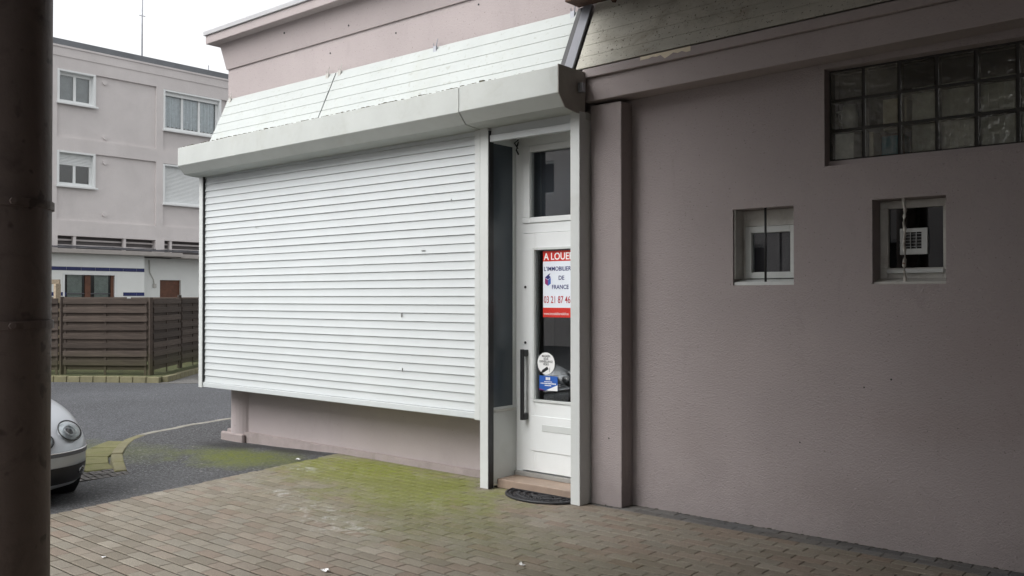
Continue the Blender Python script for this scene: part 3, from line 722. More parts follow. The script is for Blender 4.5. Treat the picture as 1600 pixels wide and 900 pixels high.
def shutter_box(x0, x1, zl, zr, parent, nm='shutter_box'):
    pr = [(5.38,.335),(5.38,.13),(5.462,.037),(5.60,.022),(5.70,.022),(5.735,.30),(5.73,.335)]
    m_ = MB(); n = len(pr)
    for x, dz in ((x0, zl), (x1, zr)):
        m_.v += [(x, y, 3.0+z+dz) for y, z in pr]
    for i in range(n): m_.f.append((i, n+i, n+(i+1) % n, (i+1) % n))
    m_.f.append(tuple(range(n))); m_.f.append(tuple(range(2*n-1, n-1, -1)))
    return m_.build(nm, M_box, parent, bevel=.004)
shutter_box(-9.555,-5.140,-.032,-.004, rs)
rr = random.Random(21); gl_ = MB(); x = -9.5
while x < -4.15:
    w = rr.uniform(.01,.05); hz = abs(rr.gauss(.001,.004)); zt_ = 3.303+.028*(x+9.555)/4.4 if x < -5.14 else 3.3365
    gl_.box(x, x+w, 5.385, 5.41, zt_-.002, zt_+.003+hz); x += w+abs(rr.gauss(.01,.03))
tag(gl_.build('grime_line', pmat('grime', (.09,.085,.06), .95, .3, 30), rs), kind='stuff')
for (x, z, w, h_) in ((-8.45,2.36,.03,.004),(-5.87,2.02,.05,.004),(-6.13,1.42,.005,.035),(-6.12,.92,.005,.03),(-5.5,2.45,.008,.008)):
    MB().hexa([(x,5.658,z),(x+w,5.658,z+h_*.4),(x+w,5.668,z+h_*.4),(x,5.668,z)], [(x+w*.1,5.658,z+h_),(x+w*.9,5.658,z+h_*1.2),(x+w*.9,5.668,z+h_*1.2),(x+w*.1,5.668,z+h_)]).build('scuff', pmat('scuff_grey', (.28,.28,.27), .7, .2, 20), rs)
# door shutter, rolled up
rs2 = thing('roller_shutter', (-4.6,5.64,2.9), 'narrow rolled up roller shutter above the shop door', 'shutter')
shutter_box(-5.134,-4.112,.0,.010, rs2)
MB().prism([(5.375,3.352),(5.375,3.14),(5.458,3.04),(5.60,3.02),(5.71,3.02),(5.735,3.352)], -4.111,-4.103, 'x').build('end_plate', M_trim if False else pmat('grey_end_plate', (.33,.31,.28), .6, .15, 5, .001, 30), rs2)
MB().box(-5.045,-4.192,5.652,5.69,2.905,2.962).build('bottom_bar', M_slat, rs2, bevel=.004)
o = MB().prism([(y, zz-ZB) for y, zz in slat_prof(ZB)], -5.045,-4.192, 'x').build('slat', M_slat, None); o.location = (0,0,2.963); adopt(o, rs2)
MB().box(-4.10,-4.06,5.62,5.66,3.18,3.25).build('fixing_bracket', M_zinc, rs2)

# ================================================================== SIGNS ON THE DOOR
YP = 6.0055
po = MB().box(-4.748,-4.41,YP,YP+.0015,1.435,1.992).build('letting_poster', M_paper); tag(po, 'red and white to-let poster in the shop door glass', 'poster')
MB().box(-4.7485,-4.4095,YP-.001,YP-.0002,1.905,1.9925).build('red_band', M_red, po)
MB().box(-4.7485,-4.4095,YP-.001,YP-.0002,1.4345,1.515).build('red_band', M_red, po)
text_mesh('lettering', 'A LOUER', .083, M_litter, (-4.738,YP-.0018,1.918), po, .92, .0016)
text_mesh('lettering', "L'IMMOBILIERE", .050, M_navy, (-4.738,YP-.0012,1.825), po, .95, .0008)
text_mesh('lettering', 'DE', .050, M_navy, (-4.585,YP-.0012,1.748), po, 1.0, .0008)
text_mesh('lettering', 'FRANCE', .050, M_navy, (-4.655,YP-.0012,1.672), po, .95, .0008)
text_mesh('lettering', '03 21 87 46', .083, M_dkred, (-4.74,YP-.0012,1.555), po, .70, .0008)
text_mesh('lettering', 'www.immobilieredefran', .032, M_litter, (-4.742,YP-.0018,1.455), po, .85)
cx, cz = -4.695, 1.748
yy = YP-.0012
lg = MB(); lg.f.append((0,1,2,3)); lg.v += [(cx-.032,yy,cz+.018),(cx-.032,yy,cz-.03),(cx,yy,cz-.05),(cx,yy,cz+.0)]; lg.build('emblem_side', M_purple, po)
lg = MB(); lg.v += [(cx,yy,cz+.0),(cx,yy,cz-.05),(cx+.03,yy,cz-.03),(cx+.03,yy,cz+.02)]; lg.f.append((0,1,2,3)); lg.build('emblem_side', M_ltblue, po)
lg = MB(); lg.v += [(cx-.032,yy,cz+.022),(cx,yy,cz+.004),(cx+.03,yy,cz+.024),(cx+.012,yy,cz+.036),(cx+.026,yy,cz+.055),(cx+.012,yy,cz+.052)]; lg.f.append((0,1,2,3,4,5)); lg.build('emblem_roof', M_navy, po)
rsn = MB().tube([(-4.717,YP+.0015,1.045),(-4.717,YP,1.045)], .092, 32).build('round_sticker', M_litter); tag(rsn, 'round white video surveillance sticker low on the door glass', 'sticker')
for t, zz in (('MAGASIN',1.098),('SOUS',1.075),('SURVEILLANCE',1.052),('VIDEO',1.029)):
    text_mesh('lettering', t, .026, M_blackm, (-4.717,YP-.0008,zz), rsn, .8, .0006, 'CENTER')
ic = MB(); a = R(30); ux, uz = math.cos(a), math.sin(a)
def rotq(cx, cz, w, hh): return [(cx+ux*p-uz*q, YP-.0008, cz+uz*p+ux*q) for p, q in ((-w,-hh),(w,-hh),(w,hh),(-w,hh))]
q = rotq(-4.725,.992,.033,.013); ic.quad(*q); q = rotq(-4.762,.968,.012,.008); ic.quad(*q); ic.quad((-4.68,YP-.0008,.972),(-4.677,YP-.0008,.972),(-4.677,YP-.0008,1.012),(-4.68,YP-.0008,1.012))
ic.build('camera_icon', M_blackm, rsn)
bs = MB().box(-4.79,-4.595,YP,YP+.0015,.818,.940).build('blue_sticker', M_blue); tag(bs, 'blue rectangular sticker under the round one on the door', 'sticker')
q = MB(); y_ = YP-.0008
for (a0, a1, b0, b1) in [(-4.72,-4.67,.906,.93), (-4.735,-4.65,.888,.895), (-4.775,-4.61,.872,.881), (-4.73,-4.66,.856,.864)]:
    nseg = max(2, int((a1-a0)/.014))
    for i in range(nseg):
        w = (a1-a0)/nseg; q.quad((a0+i*w,y_,b0),(a0+(i+.82)*w,y_,b0),(a0+(i+.82)*w,y_,b1),(a0+i*w,y_,b1))
q.build('small_print', M_litter, bs)
q = MB(); q.v += [(-4.72,y_,.8185),(-4.5955,y_,.8185),(-4.5955,y_,.868)]; q.f.append((0,1,2)); q.build('white_corner', M_litter, bs)
q = MB(); q.v += [(-4.7895,y_,.8185),(-4.73,y_,.8185),(-4.7895,y_,.832)]; q.f.append((0,1,2)); q.build('purple_corner', M_purple, bs)

# ================================================================== DOORMAT
mt = thing('doormat', (-4.42,5.70,0), 'half round black rubber doormat at the shop door step', 'doormat')
mcx, mcy, ma, mbb = -4.52, 5.742, .345, .265
pr = [(mcx+ma*math.cos(t), mcy-mbb*math.sin(t)) for t in [math.pi*i/28 for i in range(29)]]
MB().prism(pr, .001, .006, 'z').build('base', M_black, mt)
ring = MB().tube([(x,y,.011) for x, y in pr]+[(pr[0][0],pr[0][1],.011)], .011, 8); ring.build('rim', M_black, mt, smooth=True)
cr = MB(); rr = random.Random(11)
for i in range(5):
    for j in range(14+6*i):
        t = math.pi*(j+.5*(i % 2))/(13+6*i); r_ = (.14+.19*i)
        if r_ > .95: continue
        x, y = mcx+ma*r_*math.cos(t), mcy-mbb*r_*math.sin(t)
        a = t+rr.uniform(-.5,.5)+(.9 if i % 2 else -.9)
        if y > mcy-.01: continue
        L = .028; cr.tube([(x-L*math.cos(a),y+L*.7*math.sin(a),.007),(x,y,.013),(x+L*math.cos(a),y-L*.7*math.sin(a),.007)], .006, 6)
cr.build('scroll_relief', M_black, mt, smooth=True)

# ================================================================== LITTER
def scrap(x, y, s, lab, seed):
    r2 = random.Random(seed); m_ = MB(); n = 5
    pts = [[(x+s*(i/n-.5)*2+r2.uniform(-.2,.2)*s, y+s*.55*(j/3-.5)*2+r2.uniform(-.25,.25)*s, .004+abs(r2.gauss(0,.3))*s) for j in range(4)] for i in range(n+1)]
    i0 = 0; m_.v = [p for rw in pts for p in rw]
    for i in range(n):
        for j in range(3): m_.f.append((i*4+j,(i+1)*4+j,(i+1)*4+j+1,i*4+j+1))
    o = m_.build('paper_scrap', M_litter); so = o.modifiers.new('solid', 'SOLIDIFY'); so.thickness = .0012
    tag(o, lab, 'litter')
scrap(-4.26,3.336,.03,'crumpled white paper scrap lying on the near pavers',1)
scrap(-3.458,4.166,.018,'small white scrap on dark pavers towards the door',2)
scrap(-5.517,2.628,.014,'tiny white scrap on pavers near the brown column',3)
scrap(-7.38,5.45,.022,'tiny pale scrap at the edge where asphalt meets mossy pavers',4)

# ================================================================== PASSAGE: column and bridging block
cl = thing('column', (-3.24,1.19,0), 'dark brown painted round column in the left foreground', 'column')
CX, CY, CR = -3.251, 1.177, .170
MB().tube([(CX,CY,0),(CX,CY,4.02)], CR, 48).build('shaft', M_column, cl, smooth=False)
for o in [c for c in cl.children]:
    for p in o.data.polygons: p.use_smooth = len(p.vertices) == 4
for zz in (1.6+(465-320)/1413*3.0, 1.6+(465-507)/1413*3.0):
    ring = MB()
    prof = [(CR+.001,zz-.014),(CR+.008,zz-.013),(CR+.008,zz+.013),(CR+.001,zz+.014)]
    ns = 48; i0 = len(ring.v)
    for k in range(ns):
        t = 2*math.pi*k/ns
        for r_, z_ in prof: ring.v.append((CX+r_*math.cos(t), CY+r_*math.sin(t), z_))
    for k in range(ns):
        for j in range(4): ring.f.append((k*4+j, ((k+1) % ns)*4+j, ((k+1) % ns)*4+(j+1) % 4, k*4+(j+1) % 4))
    st = ring.build('strap', M_column, cl)
    t = math.atan2(-CY, -CX)+.28
    MB().tube([(CX+(CR+.0)*math.cos(t),CY+(CR+.0)*math.sin(t),zz),(CX+(CR+.022)*math.cos(t),CY+(CR+.022)*math.sin(t),zz)], .011, 6).build('bolt', M_column, st)
pb = thing('bridging_block', (0,0,4.0), 'building block bridging overhead above the passage with a rusty lower edge', 'building')
MB().box(-4.25,3.2,-3.0,5.80,4.06,4.35).build('ceiling_slab', pmat('passage_ceiling_paint', (.30,.285,.27), .9, .1, 2), pb)
MB().box(-4.25,3.2,-3.0,5.79,4.3505,5.0).build('wall', M_smooth, pb)
MB().box(-.2,3.2,-3.2,-3.0,-.1,4.06).build('back_wall', M_render, pb)
MB().box(3.0,3.2,-3.0,5.94,-.1,4.06).build('end_wall', M_render, pb)
MB().box(-4.30,-3.95,5.80,5.96,4.0,4.10).build('beam_end', M_conc, pb, bevel=.01)
MB().box(-4.36,-4.02,5.80,5.99,3.975,3.9995).build('edge_angle', M_rust, pb, bevel=.003)
rg = MB(); rr = random.Random(9); prev = None
for i in range(22):
    x = -3.98+i*.022; zb = 3.99-abs(rr.gauss(.03,.035))-(.05 if 3 < i < 12 else 0)
    if prev: rg.hexa([(prev[0],5.78,prev[1]),(x,5.78,zb),(x,5.83,zb+.01),(prev[0],5.83,prev[1]+.01)], [(prev[0],5.78,4.07),(x,5.78,4.07),(x,5.83,4.07),(prev[0],5.83,4.07)])
    prev = (x, zb)
rg.build('rusted_plate', M_rust, pb)
# block on the far side of the yard, met in the glass
ob = thing('yard_building', (-20,-13.5,0), 'mauve block across the yard mirrored faintly in the shop glass', 'building')
yh = [(x, x+1.3, z, z+1.2) for x in (-37,-33,-29,-25,-21,-17,-13,-9,-5.5) for z in (2.0,5.3,8.0)]
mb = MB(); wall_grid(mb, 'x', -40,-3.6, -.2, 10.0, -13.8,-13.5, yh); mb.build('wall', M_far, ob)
for (a, b, c, d) in yh:
    wo_ = MB(); wall_grid(wo_, 'x', a, b, c, d, -13.7,-13.6, [(a+.08,b-.08,c+.08,d-.08)]); wo_ = wo_.build('window', M_pvc, ob)
    MB().box(a+.08,b-.08,-13.67,-13.66,c+.08,d-.08).build('pane', M_dark, wo_)

# ================================================================== CAR
def make_car():
    root = thing('parked_car', (0,0,0), 'silver saloon car with twin oval headlamps parked behind the brown column', 'car')
    # nose: rows of (front x, front z, half width, side z), each a rounded plan curve ending at x = XE
    XE = -1.45
    rows = [(-.16,.185,.76,.185),(-.08,.215,.86,.22),(-.025,.29,.905,.30),(0,.385,.91,.40),(0,.47,.915,.48),(-.012,.515,.915,.55),(-.05,.565,.912,.63),(-.11,.62,.905,.71),
            (-.20,.675,.895,.785),(-.35,.735,.875,.845),(-.60,.80,.83,.885),(-.95,.875,.68,.92),(-1.25,.94,.42,.955),(-1.44,.985,.05,.985)]
    def surf(u, th):
        k = min(int(u), len(rows)-2); f = u-k
        q0, q1 = rows[k], rows[k+1]
        if 0 < k < len(rows)-2:   # smooth between rows
            pm, pn_ = rows[k-1], rows[k+2]
            q = [.5*((2*q0[i])+(-pm[i]+q1[i])*f+(2*pm[i]-5*q0[i]+4*q1[i]-pn_[i])*f*f+(-pm[i]+3*q0[i]-3*q1[i]+pn_[i])*f**3) for i in range(4)]
        else: q = [q0[i]+(q1[i]-q0[i])*f for i in range(4)]
        sn, cs = math.sin(abs(th)), max(0, math.cos(th)); den = (sn**4.2+cs**4.2)**(1/4.2)
        fx = cs/den
        return Vector((XE+(q[0]-XE)*fx, math.copysign(q[2]*sn/den, th), q[3]+(q[1]-q[3])*fx))
    def snorm(u, th):
        a_ = surf(min(u+.05, 12.9), th)-surf(max(0, u-.05), th); b_ = surf(u, th+.02)-surf(u, th-.02)
        n_ = b_.cross(a_).normalized()
        return n_ if n_.x > 0 else -n_
    b = MB(); NU, NT = 52, 48
    for i in range(NU+1):
        for j in range(NT+1): b.v.append(tuple(surf(i*13/NU, -math.pi/2+math.pi*j/NT)))
    for i in range(NU):
        for j in range(NT): k = i*(NT+1)+j; b.f.append((k, k+1, k+NT+2, k+NT+1))
    b.build('bonnet', M_silver, root, smooth=True)
    b = MB(); sec = [(q[2], q[3]) for q in rows]
    st = [(XE,1,0,1),(-2.3,1,.02,1),(-3.4,1,.03,1),(-4.2,.975,.04,1),(-4.62,.91,.04,.97),(-4.78,.80,.05,.90),(-4.83,.55,.10,.78)]
    for (x, ws, dz, zs_) in st:
        full = [(x, y*ws, .55+(z-.55)*zs_+dz*(z/.985)) for y, z in sec]+[(x, -y*ws, .55+(z-.55)*zs_+dz*(z/.985)) for y, z in sec[::-1]]
        b.v += full; npf = len(full)
    for k in range(len(st)-1):
        for j in range(npf):
            a = k*npf+j; c = k*npf+(j+1) % npf; b.f.append((a, c, c+npf, a+npf))
    b.f.append(tuple((len(st)-1)*npf+j for j in range(npf))[::-1])
    b.build('body', M_silver, root, smooth=True)
    def patch(nm, u0, u1, t0, t1, off, mat, nu=6, nt_=14):
        m_ = MB()
        for i in range(nu+1):
            for j in range(nt_+1):
                u, t = u0+(u1-u0)*i/nu, t0+(t1-t0)*j/nt_; m_.v.append(tuple(surf(u, t)+snorm(u, t)*off))
        for i in range(nu):
            for j in range(nt_): k = i*(nt_+1)+j; m_.f.append((k, k+1, k+nt_+2, k+nt_+1))
        return m_.build(nm, mat, root, smooth=True)
    # greenhouse and roof
    gst = [(-1.40,.70,.985,.99), (-1.95,.62,1.0,1.34), (-2.45,.58,1.0,1.45), (-3.1,.57,1.0,1.45), (-3.7,.60,1.0,1.34), (-4.25,.70,1.0,1.03)]
    gm = MB(); rf = MB()
    for (x, w, z0, z1) in gst: gm.v += [(x,.80,.93),(x,w+.02,z1-.03),(x,w-.1,z1),(x,-w+.1,z1),(x,-w-.02,z1-.03),(x,-.80,.93)]
    for k in range(len(gst)-1):
        for j in range(5): gm.f.append((k*6+j,k*6+j+1,(k+1)*6+j+1,(k+1)*6+j))
    gm.build('greenhouse', pmat('car_glass', (.015,.018,.02), .06, .1, 2, spec=.6), root, smooth=True)
    for (x, w, z0, z1) in gst[1:5]: rf.v += [(x,w+.015,z1-.045),(x,w-.08,z1+.010),(x,0,z1+.022),(x,-w+.08,z1+.010),(x,-w-.015,z1-.045)]
    for k in range(3):
        for j in range(4): rf.f.append((k*5+j,k*5+j+1,(k+1)*5+j+1,(k+1)*5+j))
    rf.build('roof', M_silver, root, smooth=True)
    for s in (1,-1):
        for x in (-.88,-3.72):
            tyre = MB(); i0 = 0; ns = 28; prof = [(.20,-.10),(.30,-.105),(.325,-.07),(.325,.07),(.30,.105),(.20,.10)]
            for k in range(ns):
                t = 2*math.pi*k/ns
                for r_, yy in prof: tyre.v.append((x+r_*math.cos(t), s*.81+yy, .325+r_*math.sin(t)))
            for k in range(ns):
                for j in range(6): tyre.f.append((k*6+j,((k+1) % ns)*6+j,((k+1) % ns)*6+(j+1) % 6,k*6+(j+1) % 6))
            wh = tyre.build('wheel', M_tyre, root, smooth=True)
            rim = MB()
            for k in range(7):
                t = 2*math.pi*k/7; d = Vector((math.cos(t),0,math.sin(t))); n_ = Vector((-math.sin(t),0,math.cos(t))); c = Vector((x,s*.905,.325))
                q = [c+n_*.03, c-n_*.03, c+d*.2-n_*.04, c+d*.2+n_*.04]
                rim.hexa([tuple(p) for p in q], [tuple(p+Vector((0,-s*.03,0))) for p in q])
            rim.build('rim', M_chrome, wh)
            arch = MB()
            arch.tube([(x+.36*math.cos(t), s*.905, .325+.36*math.sin(t)) for t in [math.pi*i/16-.05 for i in range(17)]], .02, 8); arch.build('wheel_arch', M_silver, root, smooth=True)
            MB().tube([(x,s*.60,.33),(x,s*.906,.33)], .35, 28).build('wheel_housing', M_blackm, root)
        # headlamps: big outer and smaller inner oval, set into the nose surface
        for (hu, ht, a_, b_) in ((7.25,s*.640,.094,.140), (6.45,s*.385,.076,.092)):
            c = surf(hu, ht); nrm = snorm(hu, ht)
            u = Vector((0,0,1)).cross(nrm).normalized(); v = nrm.cross(u).normalized()
            ra = R(60); u, v = u*math.cos(ra)-v*s*math.sin(ra), v*math.cos(ra)+u*s*math.sin(ra)
            hl_ = MB()
            hl_.tube([tuple(c+u*a_*math.cos(t)+v*b_*math.sin(t)+nrm*.006) for t in [2*math.pi*i/36 for i in range(37)]], .0055, 8, False)
            ho = hl_.build('headlight', M_blackm, root, smooth=True)
            MB().ellipsoid(c-nrm*.004, (u*(a_-.002), v*(b_-.002), nrm*.040), 32, 12).build('lens', M_lamp, ho, smooth=True)
            MB().ellipsoid(c-nrm*.012, (u*(a_-.004), v*(b_-.004), nrm*.028), 32, 12).build('reflector', pmat('lamp_reflector', (.60,.64,.65), .3, .35, 16, metallic=.1), ho, smooth=True)
            rg2 = MB(); rg2.tube([tuple(c+u*a_*.50*math.cos(t)+v*(b_*.42*math.sin(t)-b_*.20)+nrm*.022) for t in [2*math.pi*i/24 for i in range(25)]], .005, 8, False); rg2.build('lamp_bezel', pmat('lamp_bezel', (.6,.62,.63), .3, .05, 5), ho, smooth=True)
            MB().ellipsoid(c+nrm*.008-v*b_*.20, (u*a_*.36, v*b_*.30, nrm*.02), 18, 10).build('bulb', pmat('lamp_dark', (.12,.12,.12), .2, .1, 10), ho, smooth=True)
    ths = [-1.15+2.3*i/40 for i in range(41)]
    MB().tube([tuple(surf(4.55,t)+snorm(4.55,t)*.004) for t in ths], .006, 8).build('bumper_strip', M_chrome, root, smooth=True)
    patch('bumper_trim', 3.95, 4.5, -1.15, 1.15, .006, M_trim, 4, 40)
    MB().tube([tuple(surf(7.9,t)+snorm(7.9,t)*.0005) for t in [-.5+1.0*i/20 for i in range(21)]], .003, 6).build('bonnet_seam', M_blackm, root)
    for s in (1,-1):
        patch('lower_intake', 1.5, 3.0, s*.32, s*.80, .004, M_blackm)
        c = surf(2.4, s*.70); n_ = snorm(2.4, s*.70); u = Vector((0,0,1)).cross(n_).normalized(); v = n_.cross(u)
        MB().ellipsoid(c+n_*.006, (u*.055, v*.032, n_*.012), 16, 8).build('fog_lamp', M_lamp, root, smooth=True)
        MB().ellipsoid(c+n_*.004, (u*.045, v*.026, n_*.008), 16, 8).build('fog_reflector', M_chrome, root, smooth=True)
    patch('lower_intake', 1.4, 2.6, -.26, .26, .004, M_blackm)
    gr = MB()
    for i in range(5): gr.tube([tuple(surf(5.4+.4*i,t)+snorm(5.4+.4*i,t)*.008) for t in (-.27,-.13,0.001,.13,.27)], .008, 6)
    gr.build('grille', M_chrome, root, smooth=True)
    MB().box(.006,.022,-.26,.26,.34,.45).build('number_plate', M_paper, root)
    for s in (1,-1):
        MB().ellipsoid((-1.75,s*.98,.99), ((.07,0,0),(0,.10,0),(0,0,.07)), 14, 8).build('wing_mirror', M_silver, root, smooth=True)
    return root
car = make_car()
car.location = (-7.23,2.64,-.115); car.rotation_euler = (0,0,R(2))

# ================================================================== FENCE on a kerbed verge
C0 = Vector((-17.87,9.47)); U1 = Vector((-.815,-.580)).normalized(); U2 = Vector((-.690,.724)).normalized()
vg_in = MB(); n1 = Vector((-U1.y, U1.x)); 
n1 = n1 if n1.dot(Vector((1,-.6))) > 0 else -n1
n2 = Vector((U2.y, -U2.x)); n2 = n2 if n2.dot(Vector((1,.6))) > 0 else -n2
def P2(a, b): p = C0+U1*a+U2*b; return p
kw = .42; kcorner = C0+(n1+n2).normalized()*(kw*1.38)
kA = kcorner+U1*8.2; kB = kcorner+U2*7.5
verge = MB().prism([(kA.x,kA.y),(kcorner.x,kcorner.y),(kB.x,kB.y),((kB+U1*8).x,(kB+U1*8).y)], -.19, -.012, 'z').build('verge', M_moss); tag(verge, kind='structure')
MB().prism([(p.x, p.y) for p in (kcorner+n2*.02-U2*.3, kcorner+n2*4.6-U2*.3+U1*0, kcorner+n2*4.6+U2*16, kcorner+n2*.02+U2*16)], -.119, -.114, 'z').build('driveway', M_drive)['kind'] = 'structure'
k2 = thing('kerb', (kcorner.x,kcorner.y,-.12), 'mossy kerb stones along the foot of the wooden fence', 'kerb')
a3 = Vector((kA.x,kA.y,0)); b3 = Vector((kcorner.x,kcorner.y,0)); c3 = Vector((kB.x,kB.y,0))
kerb_run([b3, a3], .28, .13, .0, -.2, M_kerb, k2, side=1 if Vector(((a3-b3).y, -(a3-b3).x)).dot(n1) > 0 else -1)
kerb_run([b3, c3], .28, .13, .0, -.2, M_kerb, k2, side=1 if Vector(((c3-b3).y, -(c3-b3).x)).dot(n2) > 0 else -1)
fence = thing('wooden_fence', (C0.x,C0.y,0), 'dark brown board fence enclosing a corner of the yard', 'fence')
def fence_panel(c, u, nrm, L, zt=1.60, low=0):
    pitch = .183
    for k in range(9):
        z1 = zt-.02-k*pitch; j = random.uniform(-.006,.006)
        if z1-.115 < .03: break
        bo = MB().box(0,L,-.010,.010,-.058,.058).build('board', M_fence, None, bevel=.004)
        p = c+nrm*(.045+random.uniform(-.004,.004)); bo.location = (p.x,p.y,z1-.058+j); bo.rotation_euler = (0,random.uniform(-.004,.004),math.atan2(u.y,u.x)); adopt(bo, fence)
        if k < 8 and not (low and k >= 8):
            bo = MB().box(0,L,-.010,.010,-.060,.060).build('board', M_fence, None, bevel=.004)
            p = c+nrm*(.008+random.uniform(-.004,.004)); bo.location = (p.x,p.y,z1-.058-pitch/2+j); bo.rotation_euler = (0,random.uniform(-.004,.004),math.atan2(u.y,u.x)); adopt(bo, fence)
    for t in (.04, L/2, L-.04):
        p = c+u*(t-.025); q = MB().obox(p+nrm*.019, u, nrm, .05, .016, -.03, zt-.05); q.build('batten', M_fence, fence)
def post(p, zt=1.62):
    MB().box(p.x-.035,p.x+.035,p.y-.035,p.y+.035,-.03,zt).build('post', M_fence, fence, bevel=.005)
post(C0, 1.60)
for a in range(4):
    fence_panel(C0+U1*(.055+a*1.93), U1, n1, 1.82); post(C0+U1*(.055+a*1.93+1.875))
for a in range(4):
    fence_panel(C0+U2*(.055+a*1.93), U2, n2, 1.82); post(C0+U2*(.055+a*1.93+1.875), 1.66)
C3 = C0+U2*3.9
for a in range(3): fence_panel(C3+U1*(.055+a*1.93), U1, n1, 1.82, 1.63)
# pale timber frame seen over the fence
tp = thing('timber_frame', (-22.5,9.6,0), 'pale timber post and crosspiece rising behind the fence', 'post')
tb = Vector((-22.6,9.55)); d_ = Vector((.647,.763))
MB().box(-22.58,-22.46,9.50,9.62,-.1,1.93).build('post', M_pale, tp)
MB().obox((-22.62-.38,9.56-.42), (.6,.7), (-.7,.6), .70, .1, 1.9305,2.04).build('crosspiece', M_pale, tp)

# ================================================================== APARTMENT BUILDING
ap = thing('apartment_building', (-30.7,16,0), 'mauve three storey apartment block with white windows behind the yard', 'building')
XF = -30.7; YA, YBd = 4.0, 34.0
WA = [(13.0,14.28,8.06,9.18,'two',0), (13.0,14.28,5.30,6.48,'two',.36), (16.72,19.07,7.66,9.14,'curtain',0), (16.72,19.07,4.98,6.44,'closed',0),
      (9.3,10.6,8.06,9.18,'two',0), (9.3,10.6,5.30,6.48,'two',0), (21.0,23.3,7.66,9.14,'curtain',0), (21.0,23.3,4.98,6.44,'two',0)]
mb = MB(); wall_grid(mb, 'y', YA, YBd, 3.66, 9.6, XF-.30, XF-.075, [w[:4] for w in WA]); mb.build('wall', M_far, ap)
# raised bands around recessed panels
bands = MB()
wall_grid(bands, 'y', YA, YBd, 3.66, 9.605, XF-.0755, XF, [(13.0,16.46,4.17,6.48),(13.0,16.46,6.93,9.18),(16.72,19.3,4.17,6.455),(16.72,19.3,6.93,9.145),(19.55,24,4.17,6.48),(19.55,24,6.93,9.18),(8.5,12.6,4.17,6.48),(8.5,12.6,6.93,9.18),(24.3,33,4.17,6.48),(24.3,33,6.93,9.18)])
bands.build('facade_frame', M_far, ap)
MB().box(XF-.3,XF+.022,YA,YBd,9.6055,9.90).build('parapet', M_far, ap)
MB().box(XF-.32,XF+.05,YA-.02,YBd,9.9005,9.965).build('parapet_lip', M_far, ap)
MB().box(XF-.4,XF+.035,YA-.03,YBd,9.9655,10.17).build('roof_flashing', M_flash, ap, bevel=.01)
MB().box(XF-9,XF-.41,YA,YBd,9.9,10.0).build('roof', M_flash, ap)
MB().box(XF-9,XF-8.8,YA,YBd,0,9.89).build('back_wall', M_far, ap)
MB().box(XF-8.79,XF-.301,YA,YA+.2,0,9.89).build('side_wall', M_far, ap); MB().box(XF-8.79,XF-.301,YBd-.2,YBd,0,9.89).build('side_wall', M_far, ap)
MB().box(XF-2.5,XF-2.4,YA+.21,YBd-.21,3.7,9.8).build('inner_wall', M_dark, ap)
MB().box(XF-2.39,XF-.31,YA+.21,YBd-.21,6.7,6.85).build('floor_slab', M_dark, ap)
def yz_ring(nm, mat, y0, y1, z0, z1, x0, x1, w, parent, bevel=.006, wt=None):
    m_ = MB(); wall_grid(m_, 'y', y0, y1, z0, z1, x0, x1, [(y0+w, y1-w, z0+w, z1-(wt or w))]); return m_.build(nm, mat, parent, bevel=bevel)
for (y0, y1, z0, z1, kd, rl) in WA:
    xg = XF-.20
    wf = yz_ring('window', M_pvc, y0+.002, y1-.002, z0+.002, z1-.002, xg-.05, XF+.012, .075, ap, .006, .06)
    yz_ring('outer_frame', M_pvc, y0+.076, y1-.076, z0+.078, z1-.062, xg-.03, xg+.03, .07, wf, .004, .10)
    MB().box(XF+.0125,XF+.075,y0-.03,y1+.06,z0-.035,z0+.03).build('sill', M_pvc, wf, bevel=.008)
    MB().box(xg-.004,xg+.004,y0+.147,y1-.147,z0+.149,z1-.163).build('pane', M_glass, wf)
    nm = 3 if kd == 'curtain' else 2
    for k in range(1, nm):
        c = y0+.147+(y1-y0-.294)*k/nm; MB().box(xg-.02,xg+.026,c-.045,c+.045,z0+.149,z1-.163).build('mullion', M_pvc, wf, bevel=.004)
    if rl or kd == 'closed':
        hh = rl if rl else z1-z0-.12
        zz = z1-.063; q = 0
        while zz > z1-.063-hh:
            MB().prism([(xg+.036,zz),(xg+.052,zz-.024),(xg+.036,zz-.048)], y0+.078, y1-.078, 'y').build('shutter_slat', M_pvc, wf); zz -= .049
    elif kd == 'curtain':
        MB().box(xg+.03,xg+.10,y0+.078,y1-.078,z1-.19,z1-.063).build('shutter_case', M_pvc, wf)
        cu = MB(); N = 90; ya, yb = y0+.14, y1-.14
        for i in range(N):
            a, b = ya+(yb-ya)*i/N, ya+(yb-ya)*(i+1)/N
            xa, xb = [xg-.10+.025*math.sin(t*2.2)+.012*math.sin(t*5.1) for t in (i, i+1)]
            zl = z0+.20+.02*math.sin(i*.9); cu.hexa([(xa,a,zl),(xb,b,zl),(xb-.003,b,zl),(xa-.003,a,zl)], [(xa,a,z1-.15),(xb,b,z1-.15),(xb-.003,b,z1-.15),(xa-.003,a,z1-.15)])
        cu.build('curtain', M_curtain, wf)
    else:
        MB().box(xg-.12,xg-.11,y0+.1,y1-.1,z0+.1,z1-.1).build('pane_backing', pmat('grey_blind', (.36,.38,.39), .9, .15, 3), wf)
for (y_, z_) in ((14.60,8.98),(14.62,7.10),(14.62,6.24),(14.62,4.45)):
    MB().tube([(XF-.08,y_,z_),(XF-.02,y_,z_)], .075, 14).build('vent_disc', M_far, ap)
MB().box(XF-.05,XF+.0225,YA,YBd,9.598,9.605) 
